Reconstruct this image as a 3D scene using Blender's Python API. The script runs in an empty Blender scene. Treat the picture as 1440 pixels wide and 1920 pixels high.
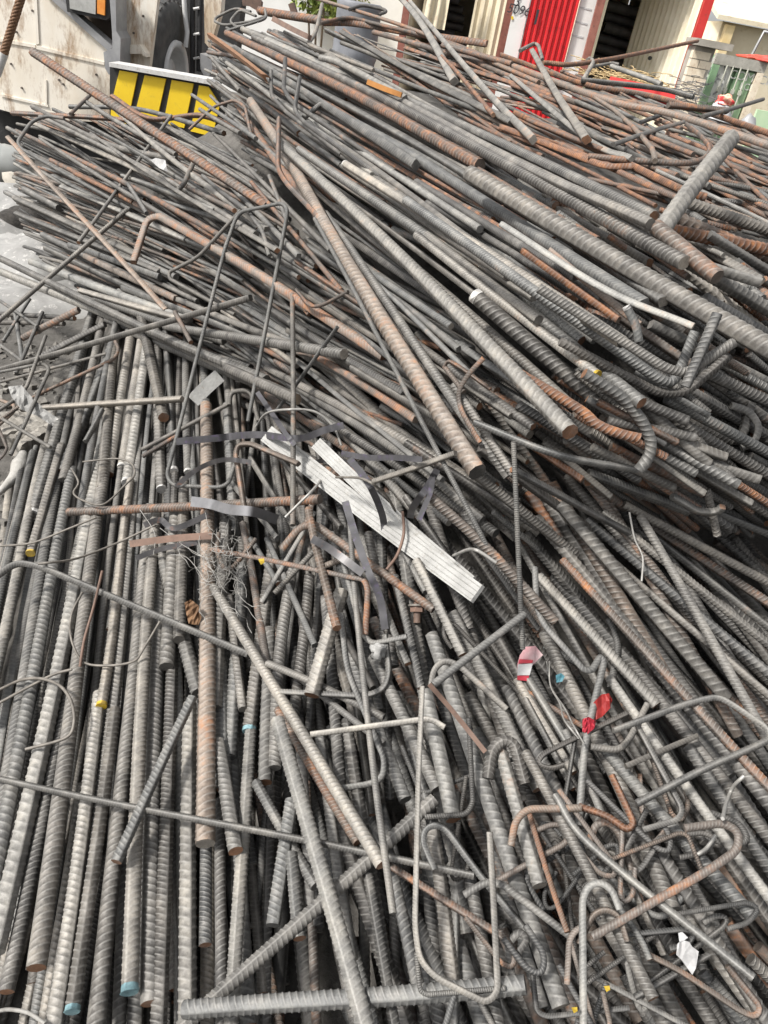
import bpy, bmesh, math, random
import numpy as np
from mathutils import Vector, Matrix

# ------------------------------------------------------------------ camera, sky, sun, exposure
scene = bpy.context.scene
COL = scene.collection
FPX, PITCH, ROLL, CAMZ = 1442.0, math.radians(33.0), math.radians(11.0), 1.65   # focal length in pixels of a 1440 x 1920 frame
_cp, _sp, _cr, _sr = math.cos(PITCH), math.sin(PITCH), math.cos(ROLL), math.sin(ROLL)
CAM = np.array([0.0, 0.0, CAMZ])
FWD = np.array([0.0, _cp, -_sp])
_r0 = np.array([1.0, 0.0, 0.0]); _u0 = np.array([0.0, _sp, _cp])
RGT = _cr * _r0 + _sr * _u0
UPV = -_sr * _r0 + _cr * _u0
cam_data = bpy.data.cameras.new("camera")
cam_data.sensor_fit = 'VERTICAL'; cam_data.sensor_height = 36.0; cam_data.sensor_width = 27.0
cam_data.lens = 36.0 * FPX / 1920.0
cam_data.clip_start = 0.02; cam_data.clip_end = 2000.0
cam = bpy.data.objects.new("camera", cam_data)
cam.matrix_world = Matrix(((RGT[0], UPV[0], -FWD[0], CAM[0]), (RGT[1], UPV[1], -FWD[1], CAM[1]), (RGT[2], UPV[2], -FWD[2], CAM[2]), (0, 0, 0, 1)))
COL.objects.link(cam); scene.camera = cam

SUN_EL, SUN_AZ = math.radians(51.0), math.radians(242.0)     # azimuth clockwise from +Y: from the left, a little behind the viewer
world = bpy.data.worlds.new("World"); scene.world = world; world.use_nodes = True
wn, wl = world.node_tree.nodes, world.node_tree.links
sky = wn.new('ShaderNodeTexSky'); sky.sky_type = 'NISHITA'; sky.sun_disc = False
sky.sun_elevation = SUN_EL; sky.sun_rotation = SUN_AZ; sky.dust_density = 3.0; sky.air_density = 1.0; sky.ozone_density = 1.0
hsv = wn.new('ShaderNodeHueSaturation'); hsv.inputs['Saturation'].default_value = 0.12
wl.new(sky.outputs[0], hsv.inputs['Color'])
bg = wn['Background']; wl.new(hsv.outputs[0], bg.inputs['Color']); bg.inputs['Strength'].default_value = 0.10
sun_data = bpy.data.lights.new("sun", 'SUN'); sun_data.energy = 2.4; sun_data.angle = math.radians(7.0); sun_data.color = (1.0, 0.965, 0.915)
sun = bpy.data.objects.new("sun", sun_data); COL.objects.link(sun)
_sd = Vector((math.sin(SUN_AZ) * math.cos(SUN_EL), math.cos(SUN_AZ) * math.cos(SUN_EL), math.sin(SUN_EL)))
sun.rotation_euler = _sd.to_track_quat('Z', 'Y').to_euler(); sun.location = (-10, -2, 14)
vs = scene.view_settings
vs.view_transform = 'Standard'; vs.look = 'None'; vs.gamma = 1.0; vs.exposure = 1.15; vs.use_curve_mapping = False
scene.render.engine = 'CYCLES'
scene.cycles.use_denoising = True
scene.cycles.max_bounces = 6; scene.cycles.diffuse_bounces = 3; scene.cycles.glossy_bounces = 3
scene.cycles.caustics_reflective = False; scene.cycles.caustics_refractive = False

rnd = random.Random(7)

# ------------------------------------------------------------------ helpers
def ray(u, v):
    """Viewing direction through a point of the 1440 x 1920 frame, scaled so that its length along the optical axis is 1."""
    return FWD + ((u - 720.0) / FPX) * RGT - ((v - 960.0) / FPX) * UPV
def at(u, v, depth):
    return CAM + depth * ray(u, v)
def on_y(u, v, Y):
    r = ray(u, v); return CAM + r * (Y / r[1])
def on_z(u, v, Z):
    r = ray(u, v); return CAM + r * ((Z - CAMZ) / r[2])
def project(P):
    q = P - CAM; d = q @ FWD
    return 720.0 + FPX * (q @ RGT) / d, 960.0 - FPX * (q @ UPV) / d, d

def nodes_of(name):
    m = bpy.data.materials.new(name); m.use_nodes = True
    nt = m.node_tree
    return m, nt.nodes, nt.links, nt.nodes['Principled BSDF']
def ramp(n, stops):
    r = n.new('ShaderNodeValToRGB'); e = r.color_ramp.elements
    while len(e) < len(stops): e.new(0.5)
    for k, (p, c) in enumerate(stops):
        e[k].position = p; e[k].color = (c[0], c[1], c[2], 1.0)
    return r
def noise(n, l, scale, detail=4.0, rough=0.6, vec=None, dim='3D'):
    t = n.new('ShaderNodeTexNoise'); t.inputs['Scale'].default_value = scale; t.inputs['Detail'].default_value = detail
    t.inputs['Roughness'].default_value = rough
    if vec is not None: l.new(vec, t.inputs['Vector'])
    return t
def mixc(n, l, fac, a, b, mode='MIX'):
    m = n.new('ShaderNodeMix'); m.data_type = 'RGBA'; m.blend_type = mode
    for k, x in ((0, fac), (6, a), (7, b)):
        if hasattr(x, 'is_output'): l.new(x, m.inputs[k])
        elif k == 0: m.inputs[0].default_value = x
        else: m.inputs[k].default_value = (x[0], x[1], x[2], 1.0)
    return m.outputs[2]
def mathn(n, l, op, a, b=None, clamp=False):
    m = n.new('ShaderNodeMath'); m.operation = op; m.use_clamp = clamp
    for k, x in ((0, a), (1, b)):
        if x is None: continue
        if hasattr(x, 'is_output'): l.new(x, m.inputs[k])
        else: m.inputs[k].default_value = x
    return m.outputs[0]

def plain(name, c1, c2=None, scale=6.0, rough=0.7, metal=0.0, bump=0.0, bscale=60.0, spec=0.5, streak=None, lo=0.35, hi=0.65, c3=None, c3r=(0.56, 0.68)):
    """A painted or bare surface: two tones mixed by noise (streaked along z if asked), with fine relief."""
    m, n, l, p = nodes_of(name)
    g = n.new('ShaderNodeNewGeometry')
    vec = g.outputs['Position']
    if streak:
        mp = n.new('ShaderNodeMapping'); mp.inputs['Scale'].default_value = streak; l.new(vec, mp.inputs['Vector']); vec = mp.outputs[0]
    t = noise(n, l, scale, 6.0, 0.65, vec)
    r = ramp(n, [(lo, c1), (hi, c2 or c1)]); l.new(t.outputs['Fac'], r.inputs['Fac'])
    out = r.outputs['Color']
    if c3:
        t3 = noise(n, l, scale * 3.1, 8.0, 0.75, vec)
        r3 = ramp(n, [(c3r[0], (0, 0, 0)), (c3r[1], (1, 1, 1))]); l.new(t3.outputs['Fac'], r3.inputs['Fac'])
        out = mixc(n, l, r3.outputs['Color'], out, c3)
    l.new(out, p.inputs['Base Color'])
    p.inputs['Roughness'].default_value = rough; p.inputs['Metallic'].default_value = metal
    p.inputs['Specular IOR Level'].default_value = spec
    if bump:
        tb = noise(n, l, bscale, 5.0, 0.6, g.outputs['Position'])
        b = n.new('ShaderNodeBump'); b.inputs['Strength'].default_value = bump; b.inputs['Distance'].default_value = 0.01
        l.new(tb.outputs['Fac'], b.inputs['Height']); l.new(b.outputs[0], p.inputs['Normal'])
    return m

WLOC = {}
def obj(name, me, mats, parent=None):
    o = bpy.data.objects.new(name, me)
    for m in (mats if isinstance(mats, (list, tuple)) else [mats]): me.materials.append(m)
    COL.objects.link(o)
    if parent is not None: o.parent = parent
    return o
def tag(o, label=None, cat=None, group=None, kind=None):
    if label: o["label"] = label
    if cat: o["category"] = cat
    if group: o["group"] = group
    if kind: o["kind"] = kind
    return o
def empty(name, loc, label=None, cat=None, group=None):
    o = bpy.data.objects.new(name, None); o.location = loc; o.empty_display_size = 0.1; COL.objects.link(o)
    o.matrix_world = Matrix.Translation(Vector(loc)); WLOC[o.name] = tuple(loc)
    return tag(o, label, cat, group)

class MB:
    """Collects faces in world space; build() links them as one mesh object whose origin is its parent's or its own base."""
    def __init__(s): s.v, s.f, s.sm, s.mi = [], [], [], []
    def add(s, verts, faces, smooth=False, mi=0):
        b = len(s.v); s.v += [tuple(map(float, q)) for q in verts]
        for f in faces: s.f.append([b + i for i in f]); s.sm.append(smooth); s.mi.append(mi)
        return s
    def box(s, lo, hi, M=None, mi=0):
        (a, b, c), (d, e, f) = lo, hi
        vs_ = [(a, b, c), (d, b, c), (d, e, c), (a, e, c), (a, b, f), (d, b, f), (d, e, f), (a, e, f)]
        if M is not None: vs_ = [tuple(M @ Vector(q)) for q in vs_]
        return s.add(vs_, [(0, 3, 2, 1), (4, 5, 6, 7), (0, 1, 5, 4), (1, 2, 6, 5), (2, 3, 7, 6), (3, 0, 4, 7)], mi=mi)
    def prism(s, poly, axis_vec, mi=0):
        """poly: 3-D points of a planar outline, pushed along axis_vec."""
        n = len(poly); a = np.asarray(poly, float); b = a + np.asarray(axis_vec, float)
        return s.add(np.vstack([a, b]), [tuple(range(n))[::-1], tuple(range(n, 2 * n))] + [(i, (i + 1) % n, n + (i + 1) % n, n + i) for i in range(n)], mi=mi)
    def tube(s, pts, r, seg=8, caps=True, smooth=True, mi=0):
        pts = np.asarray(pts, float); T, N, B = frames(pts)
        rr = np.full(len(pts), r) if np.isscalar(r) else np.asarray(r)
        th = np.linspace(0, 2 * np.pi, seg, endpoint=False)
        V = pts[:, None, :] + rr[:, None, None] * (np.cos(th)[None, :, None] * N[:, None, :] + np.sin(th)[None, :, None] * B[:, None, :])
        m = len(pts); F = []
        for i in range(m - 1):
            for j in range(seg):
                F.append((i * seg + j, i * seg + (j + 1) % seg, (i + 1) * seg + (j + 1) % seg, (i + 1) * seg + j))
        s.add(V.reshape(-1, 3), F, smooth, mi)
        if caps:
            s.add(V[0], [tuple(range(seg))[::-1]], False, mi); s.add(V[-1], [tuple(range(seg))], False, mi)
        return s
    def build(s, name, mats, parent=None, origin=None):
        me = bpy.data.meshes.new(name); V = np.asarray(s.v, float)
        if origin is None:
            if parent is not None: origin = np.array(WLOC.get(parent.name, parent.matrix_world.translation))
            else: origin = np.array([V[:, 0].mean(), V[:, 1].mean(), V[:, 2].min()])
        me.from_pydata((V - origin).tolist(), [], s.f)
        me.polygons.foreach_set('use_smooth', s.sm); me.polygons.foreach_set('material_index', s.mi); me.update()
        o = obj(name, me, mats, parent); WLOC[o.name] = tuple(origin)
        if parent is None:
            o.location = origin; o.matrix_world = Matrix.Translation(Vector(origin))
        return o

def frames(P):
    T = np.gradient(P, axis=0); T /= np.linalg.norm(T, axis=1)[:, None] + 1e-12
    a = np.array([0.0, 0.0, 1.0]) if abs(T[0][2]) < 0.9 else np.array([1.0, 0.0, 0.0])
    n = np.cross(T[0], a); n /= np.linalg.norm(n)
    N = np.zeros_like(P); N[0] = n
    for i in range(1, len(P)):
        n = n - T[i] * (n @ T[i]); n /= np.linalg.norm(n) + 1e-12; N[i] = n
    return T, N, np.cross(T, N)

# ------------------------------------------------------------------ the heap's outer surface: depth along the optical axis at points of the frame
# (u, v, height of the heap there)  and  (u, v, depth) where the view runs along the top
_HZ = [(-150, 2000, .10), (-120, 1400, .10), (-100, 1000, .06), (250, 2000, .20), (300, 1400, .24), (250, 1000, .28), (230, 700, .38), (500, 2050, .28),
       (500, 1500, .34), (520, 1100, .44), (560, 850, .58), (800, 2050, .36), (800, 1500, .47), (800, 1200, .58), (760, 950, .74), (1100, 2050, .44),
       (1100, 1500, .56), (1100, 1200, .62), (1100, 1000, .73), (1500, 2050, .50), (1500, 1500, .64), (1500, 1200, .67), (1500, 1040, .74), (1300, 1010, .74),
       (1100, 850, 1.00), (1350, 850, .99), (1500, 850, 1.02), (1380, 940, .93), (1200, 900, .93), (1200, 700, 1.13), (1420, 650, 1.2), (1250, 560, 1.27), (1000, 450, 1.29), (850, 750, .98),
       (600, 450, 1.06), (700, 620, .98), (450, 300, 1.02), (380, 420, .84), (300, 300, .80), (300, 500, .62), (480, 600, .68), (100, 540, .38), (0, 420, .30), (50, 290, .62),
       (-150, 560, .2), (0, 650, .12), (2000, 2050, .42), (2000, 1500, .52), (2000, 1150, .6), (2000, 900, .85), (1900, 650, 1.08), (700, 2400, .30), (1500, 2400, .42), (0, 2400, .10)]
_HD = [(40, 205, 4.9), (200, 215, 4.7), (330, 230, 4.6), (420, 70, 4.6), (420, 180, 4.2), (600, 120, 3.6), (800, 300, 2.35), (900, 130, 3.6), (700, 40, 4.8), (1100, 180, 3.2), (1300, 250, 2.6),
       (1500, 300, 2.4), (1440, 430, 1.75), (1500, 520, 1.55), (1000, 60, 5.0), (1300, 120, 4.6), (1500, 180, 4.2), (-150, 180, 5.2), (1950, 450, 1.9), (1950, 300, 2.6)]
_cu = np.array([(u, v) for u, v, _ in _HZ] + [(u, v) for u, v, _ in _HD], float)
_cd = np.array([math.log((z - CAMZ) / ray(u, v)[2]) for u, v, z in _HZ] + [math.log(d) for _, _, d in _HD])
def _tps(r2): return 0.5 * r2 * np.log(np.maximum(r2, 1e-9))
_X = _cu / 1000.0; _n = len(_X)
_K = _tps(((_X[:, None, :] - _X[None, :, :]) ** 2).sum(-1)) + 0.004 * np.eye(_n)
_Pm = np.hstack([np.ones((_n, 1)), _X])
_W = np.linalg.solve(np.block([[_K, _Pm], [_Pm.T, np.zeros((3, 3))]]), np.concatenate([_cd, np.zeros(3)]))
def surf(u, v):
    """Depth of the heap's nominal surface at frame point(s)."""
    q = np.stack([np.clip(np.atleast_1d(np.asarray(u, float)), -200, 2000), np.clip(np.atleast_1d(np.asarray(v, float)), -20, 2400)], -1) / 1000.0
    k = _tps(((q[:, None, :] - _X[None, :, :]) ** 2).sum(-1))
    return np.exp(k @ _W[:_n] + _W[_n] + q @ _W[_n + 1:])
# ------------------------------------------------------------------ steel: one material, its tone and rust carried by each bar
def steel_material():
    m, n, l, p = nodes_of("scrap_steel")
    g = n.new('ShaderNodeNewGeometry'); pos = g.outputs['Position']
    a = n.new('ShaderNodeAttribute'); a.attribute_name = "tone"
    wr = n.new('ShaderNodeAttribute'); wr.attribute_name = "wear"
    big = noise(n, l, 7.0, 5.0, 0.62, pos); mid = noise(n, l, 38.0, 6.0, 0.7, pos); fine = noise(n, l, 260.0, 4.0, 0.7, pos)
    # ribs too fine to model: a crest once per pitch along the bar
    ph = n.new('ShaderNodeAttribute'); ph.attribute_name = "phase"
    fr = mathn(n, l, 'FRACT', ph.outputs['Fac'])
    rb = mathn(n, l, 'SUBTRACT', 1.0, mathn(n, l, 'DIVIDE', mathn(n, l, 'ABSOLUTE', mathn(n, l, 'SUBTRACT', fr, 0.68)), 0.24), True)
    # mottled mill scale
    r1 = ramp(n, [(0.30, (0.62, 0.62, 0.63)), (0.52, (1.0, 1.0, 1.0)), (0.72, (1.38, 1.36, 1.32))]); l.new(mid.outputs['Fac'], r1.inputs['Fac'])
    c = mixc(n, l, 1.0, a.outputs['Color'], r1.outputs['Color'], 'MULTIPLY')
    r2 = ramp(n, [(0.25, (0.70, 0.69, 0.68)), (0.75, (1.28, 1.28, 1.28))]); l.new(fine.outputs['Fac'], r2.inputs['Fac'])
    c = mixc(n, l, 0.8, c, r2.outputs['Color'], 'MULTIPLY')
    r0 = ramp(n, [(0.32, (0.62, 0.62, 0.63)), (0.50, (1.0, 1.0, 1.0)), (0.68, (1.36, 1.32, 1.26))]); l.new(big.outputs['Fac'], r0.inputs['Fac'])
    c = mixc(n, l, 0.9, c, r0.outputs['Color'], 'MULTIPLY')
    # pale cement dust in patches
    dn = noise(n, l, 14.0, 7.0, 0.72, pos)
    dr = ramp(n, [(0.52, (0, 0, 0)), (0.70, (0.55, 0.55, 0.55))]); l.new(dn.outputs['Fac'], dr.inputs['Fac'])
    c = mixc(n, l, dr.outputs['Color'], c, (0.27, 0.255, 0.235))
    # rust, more of it where the bar's own share is high
    s = mathn(n, l, 'ADD', mathn(n, l, 'MULTIPLY', big.outputs['Fac'], 0.6), mathn(n, l, 'MULTIPLY', mid.outputs['Fac'], 0.4))
    t = mathn(n, l, 'SUBTRACT', s, mathn(n, l, 'SUBTRACT', 0.74, mathn(n, l, 'MULTIPLY', a.outputs['Alpha'], 0.42)))
    rf = mathn(n, l, 'MULTIPLY', t, 7.0, True)
    rc = ramp(n, [(0.30, (0.060, 0.030, 0.020)), (0.50, (0.150, 0.066, 0.034)), (0.70, (0.36, 0.140, 0.044))]); l.new(mid.outputs['Fac'], rc.inputs['Fac'])
    c = mixc(n, l, mathn(n, l, 'MULTIPLY', rf, 0.85), c, rc.outputs['Color'])
    # rib crests rubbed bright, lightened further to paint in stronger light contrast
    c = mixc(n, l, mathn(n, l, 'MULTIPLY', mathn(n, l, 'MAXIMUM', wr.outputs['Fac'], rb), 0.36), c, (0.33, 0.32, 0.30))
    l.new(c, p.inputs['Base Color'])
    rr = mathn(n, l, 'ADD', 0.42, mathn(n, l, 'MULTIPLY', mid.outputs['Fac'], 0.35))
    l.new(mathn(n, l, 'ADD', rr, mathn(n, l, 'MULTIPLY', rf, 0.15), True), p.inputs['Roughness'])
    l.new(mathn(n, l, 'MULTIPLY', mathn(n, l, 'SUBTRACT', 1.0, rf), 0.28), p.inputs['Metallic'])
    b = n.new('ShaderNodeBump'); b.inputs['Strength'].default_value = 0.35; b.inputs['Distance'].default_value = 0.002
    l.new(fine.outputs['Fac'], b.inputs['Height'])
    b2 = n.new('ShaderNodeBump'); b2.inputs['Strength'].default_value = 1.0; b2.inputs['Distance'].default_value = 0.0016
    l.new(rb, b2.inputs['Height']); l.new(b.outputs[0], b2.inputs['Normal']); l.new(b2.outputs[0], p.inputs['Normal'])
    return m
STEEL = steel_material()
TONES = {'g': ((.128, .125, .118), .16), 'd': ((.072, .070, .067), .14), 'p': ((.225, .216, .198), .17), 'r': ((.130, .108, .092), .56),
         'o': ((.19, .11, .065), .92), 't': ((.205, .168, .138), .44)}
ENDS = {'rust': (.20, .105, .06), 'pale': (.30, .275, .24), 'dark': (.06, .058, .055), 'tan': (.28, .22, .16)}
PAINT = {'white': (.50, .49, .47), 'yellow': (.48, .33, .03), 'blue': (.20, .33, .36)}

def catmull(P, n=14):
    P = np.asarray(P, float); Q = np.vstack([2 * P[0] - P[1], P, 2 * P[-1] - P[-2]]); out = []
    for i in range(1, len(Q) - 2):
        t = np.linspace(0, 1, n, endpoint=False)[:, None]
        a, b, c, d = Q[i - 1], Q[i], Q[i + 1], Q[i + 2]
        out.append(0.5 * (2 * b + (c - a) * t + (2 * a - 5 * b + 4 * c - d) * t ** 2 + (3 * b - a - 3 * c + d) * t ** 3))
    return np.vstack(out + [P[-1:]])
def fillet(P, rad):
    P = np.asarray(P, float); out = [P[0]]
    for i in range(1, len(P) - 1):
        a, b, c = P[i - 1], P[i], P[i + 1]
        la, lc = np.linalg.norm(a - b), np.linalg.norm(c - b)
        r = min(rad, 0.48 * la, 0.48 * lc)
        p, q = b + (a - b) / la * r, b + (c - b) / lc * r
        t = np.linspace(0, 1, 8)[:, None]
        out += list((1 - t) ** 2 * p + 2 * t * (1 - t) * b + t ** 2 * q)
    out.append(P[-1]); return np.array(out)
def densify(P, step):
    s = np.concatenate([[0], np.cumsum(np.linalg.norm(np.diff(P, axis=0), axis=1))])
    keep = np.concatenate([[True], np.diff(s) > 1e-6]); s, P = s[keep], P[keep]
    n = max(2, int(s[-1] / step) + 1); q = np.linspace(0, s[-1], n)
    return np.stack([np.interp(q, s, P[:, k]) for k in range(3)], -1), s[-1]

def bar_arrays(P, dia, tone, rust, pitch, seg, twist, ends, ribbed=True, rib=0.115, smooth_bar=False):
    """Swept bar: rings follow slanting ribs that meet at two lengthwise ridges, as on a reinforcing bar. Returns verts, quads, caps, tone, wear."""
    C, L = densify(P, max(dia * 0.5, 0.006)); r = dia * 0.5
    T, N, B = frames(C); sc = np.linspace(0, L, len(C))
    if ribbed:
        half = {8: [0, .30, 1.57, 2.84], 10: [0, .24, 1.1, 2.04, 2.90], 12: [0, .20, .78, 1.57, 2.36, 2.94], 16: [0, .16, .62, 1.09, 1.57, 2.05, 2.52, 2.98]}.get(seg) or list(np.linspace(0, np.pi, seg // 2, endpoint=False))
        th = np.array(half + [np.pi + x for x in half])
        k = max(2, int(L / pitch)); base = np.arange(k) * pitch
        if seg >= 12:
            si = np.concatenate([[0.0], base + .55 * pitch, base + .90 * pitch, base + .64 * pitch, base + .80 * pitch, [L]]); hi = np.concatenate([np.zeros(2 * k + 1), np.ones(2 * k), [0.0]])
        else:
            si = np.concatenate([base, base + .48 * pitch, base + .72 * pitch, [L]]); hi = np.concatenate([np.zeros(2 * k), np.ones(k), [0.0]])
        o_ = np.argsort(si, kind='stable'); si, hi = si[o_], hi[o_]; hi = hi[si <= L]; si = si[si <= L]
        skew = 0.60 * r * (1 - 2 * np.abs(((th / np.pi) % 2.0) - 1.0))
        amp = np.abs(np.sin(th)) ** 0.6
        ridge = np.zeros(seg); ridge[0] = ridge[seg // 2] = 1.0
        R = r * (1.0 + rib * hi[:, None] * amp[None, :] * (1 - ridge)[None, :] + 0.11 * ridge[None, :])
        S = np.clip(si[:, None] + skew[None, :], 0, L); S[0, :] = 0.0; S[-1, :] = L; phase = np.zeros(S.shape)
        wear = hi[:, None] * amp[None, :] * (1 - ridge)[None, :] + 0.35 * ridge[None, :]
    else:
        th = np.linspace(0, 2 * np.pi, seg, endpoint=False)
        bend = np.linalg.norm(np.diff(T, axis=0), axis=1); acc = np.concatenate([[0], np.cumsum(bend)])
        keep = [0]
        for i in range(1, len(C)):
            if acc[i] - acc[keep[-1]] > 0.12 or sc[i] - sc[keep[-1]] > 0.35 or i == len(C) - 1: keep.append(i)
        si = sc[keep]; S = np.repeat(si[:, None], seg, 1); R = np.full(S.shape, r); wear = np.zeros(S.shape) + 0.10; phase = S / pitch + .45 * np.abs(np.sin(th))[None, :]
        if smooth_bar: phase = phase * 0
    f = S.reshape(-1)
    c = np.stack([np.interp(f, sc, C[:, k]) for k in range(3)], -1); nn = np.stack([np.interp(f, sc, N[:, k]) for k in range(3)], -1); bb = np.stack([np.interp(f, sc, B[:, k]) for k in range(3)], -1)
    a = np.tile(th + twist, len(si))
    V = c + R.reshape(-1)[:, None] * (np.cos(a)[:, None] * nn + np.sin(a)[:, None] * bb)
    m = len(si); i = np.arange(m - 1)[:, None] * seg; j = np.arange(seg)[None, :]
    q = np.stack([i + j, i + (j + 1) % seg, i + seg + (j + 1) % seg, i + seg + j], -1).reshape(-1, 4)
    nv = len(V); V = np.vstack([V, V[:seg], V[nv - seg:nv]])
    caps = [list(range(nv, nv + seg))[::-1], list(range(nv + seg, nv + 2 * seg))]
    tn = np.empty((len(V), 4)); tn[:, :3] = tone; tn[:, 3] = rust
    for e, sl in zip(ends, (slice(nv, nv + seg), slice(nv + seg, nv + 2 * seg))):
        tn[sl, :3] = e; tn[sl, 3] = 0.15
    w = np.stack([np.concatenate([wear.reshape(-1), np.zeros(2 * seg)]), np.concatenate([phase.reshape(-1), np.zeros(2 * seg)])], -1)
    return V, q, caps, tn, w

def mesh_from(name, parts, origin):
    """parts: list of bar_arrays results, joined into one mesh."""
    Vs, Q, Cp, Tn, Wr, b = [], [], [], [], [], 0
    for V, q, caps, tn, w in parts:
        Vs.append(V - origin); Q.append(q + b); Cp += [[i + b for i in c] for c in caps]; Tn.append(tn); Wr.append(w); b += len(V)
    V = np.vstack(Vs); q = np.vstack(Q)
    me = bpy.data.meshes.new(name)
    nq, nc = len(q), len(Cp); cl = np.array([len(c) for c in Cp], int)
    me.vertices.add(len(V)); me.vertices.foreach_set('co', V.astype(np.float32).ravel())
    loops = np.concatenate([q.ravel(), np.array([i for c in Cp for i in c], int)])
    me.loops.add(len(loops)); me.loops.foreach_set('vertex_index', loops.astype(np.int32))
    me.polygons.add(nq + nc)
    start = np.concatenate([np.arange(nq) * 4, nq * 4 + np.concatenate([[0], np.cumsum(cl)[:-1]])]) if nc else np.arange(nq) * 4
    me.polygons.foreach_set('loop_start', start.astype(np.int32))
    me.polygons.foreach_set('use_smooth', np.concatenate([np.ones(nq, bool), np.zeros(nc, bool)]))
    at_ = me.attributes.new("tone", 'FLOAT_COLOR', 'POINT'); at_.data.foreach_set('color', np.vstack(Tn).astype(np.float32).ravel())
    aw = me.attributes.new("wear", 'FLOAT', 'POINT'); aw.data.foreach_set('value', np.ascontiguousarray(np.vstack(Wr)[:, 0]).astype(np.float32))
    ap = me.attributes.new("phase", 'FLOAT', 'POINT'); ap.data.foreach_set('value', np.ascontiguousarray(np.vstack(Wr)[:, 1]).astype(np.float32))
    me.update(calc_edges=True)
    return me
# ------------------------------------------------------------------ ground, and the dirt under the heap
def ground_material():
    m, n, l, p = nodes_of("yard_ground")
    g = n.new('ShaderNodeNewGeometry'); pos = g.outputs['Position']
    a = noise(n, l, 1.3, 6, .6, pos); b = noise(n, l, 22.0, 8, .75, pos); c = noise(n, l, 140.0, 4, .7, pos)
    r = ramp(n, [(.3, (.062, .058, .052)), (.7, (.145, .136, .124))]); l.new(a.outputs['Fac'], r.inputs['Fac'])
    r2 = ramp(n, [(.3, (.55, .54, .52)), (.55, (1, 1, 1)), (.8, (1.5, 1.45, 1.4))]); l.new(b.outputs['Fac'], r2.inputs['Fac'])
    l.new(mixc(n, l, 1.0, r.outputs['Color'], r2.outputs['Color'], 'MULTIPLY'), p.inputs['Base Color']); p.inputs['Roughness'].default_value = .92
    bm = n.new('ShaderNodeBump'); bm.inputs['Strength'].default_value = .6; bm.inputs['Distance'].default_value = .02
    s = mathn(n, l, 'ADD', b.outputs['Fac'], mathn(n, l, 'MULTIPLY', c.outputs['Fac'], .35)); l.new(s, bm.inputs['Height']); l.new(bm.outputs[0], p.inputs['Normal'])
    return m
GROUND = ground_material()
def build_ground():
    gu, gv = np.meshgrid(np.arange(-180, 1951, 30), np.arange(0, 2381, 30)); gu, gv = gu.ravel(), gv.ravel()
    d = surf(gu, gv) + .26; P = CAM + d[:, None] * np.array([ray(u, v) for u, v in zip(gu, gv)])
    ok = (P[:, 1] < 5.2) & (P[:, 1] > -.6) & (gu > np.where(gv < 640, 330 - .1 * gv, 120)); P = P[ok]
    step = .08; X = np.arange(-3.6, 5.2, step); Y = np.arange(-.6, 7.2, step); XX, YY = np.meshgrid(X, Y); Z = np.zeros(XX.shape)
    for i in range(XX.shape[0]):
        dx = XX[i][:, None] - P[None, :, 0]; dy = YY[i][:, None] - P[None, :, 1]; q = dx * dx + dy * dy
        w = np.exp(-q / (2 * .11 ** 2)); nn_ = w.sum(1); z = (w * (P[None, :, 2] - .20)).sum(1) / np.maximum(nn_, 1e-9)
        Z[i] = np.maximum(z, 0) * np.clip(nn_ / .6, 0, 1)
    for _ in range(3):
        Z[1:-1, 1:-1] = (Z[1:-1, 1:-1] * 2 + Z[:-2, 1:-1] + Z[2:, 1:-1] + Z[1:-1, :-2] + Z[1:-1, 2:]) / 6
    Z = np.minimum(Z, 1.25); Z[0] = Z[-1] = 0; Z[:, 0] = Z[:, -1] = 0
    rr = np.random.default_rng(3); Z += np.where(Z > .02, rr.normal(0, .008, Z.shape), rr.normal(0, .003, Z.shape)); Z[0] = Z[-1] = 0; Z[:, 0] = Z[:, -1] = 0
    nx, ny = len(X), len(Y)
    V = np.stack([XX, YY, Z], -1).reshape(-1, 3).tolist()
    F = [(j * nx + i, j * nx + i + 1, (j + 1) * nx + i + 1, (j + 1) * nx + i) for j in range(ny - 1) for i in range(nx - 1)]
    # the yard goes on flat to the horizon round that patch
    x0, x1, y0, y1 = X[0], X[-1], Y[0], Y[-1]; S = 900.0; b = len(V)
    V += [(-S, -S, 0), (S, -S, 0), (S, S, 0), (-S, S, 0)]
    c00, c10, c11, c01 = 0, nx - 1, ny * nx - 1, (ny - 1) * nx
    F += [[b, b + 1] + list(range(c10, c00 - 1, -1)), [b + 1, b + 2] + [j * nx + nx - 1 for j in range(ny - 1, -1, -1)], [b + 2, b + 3] + list(range(c01, c11 + 1)), [b + 3, b] + [j * nx for j in range(ny)]]
    me = bpy.data.meshes.new('ground'); me.from_pydata(V, [], F); me.polygons.foreach_set('use_smooth', [True] * len(me.polygons)); me.update()
    return tag(obj('ground', me, GROUND), 'dusty grey yard ground under and around the scrap heap', kind='structure')
build_ground()
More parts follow.
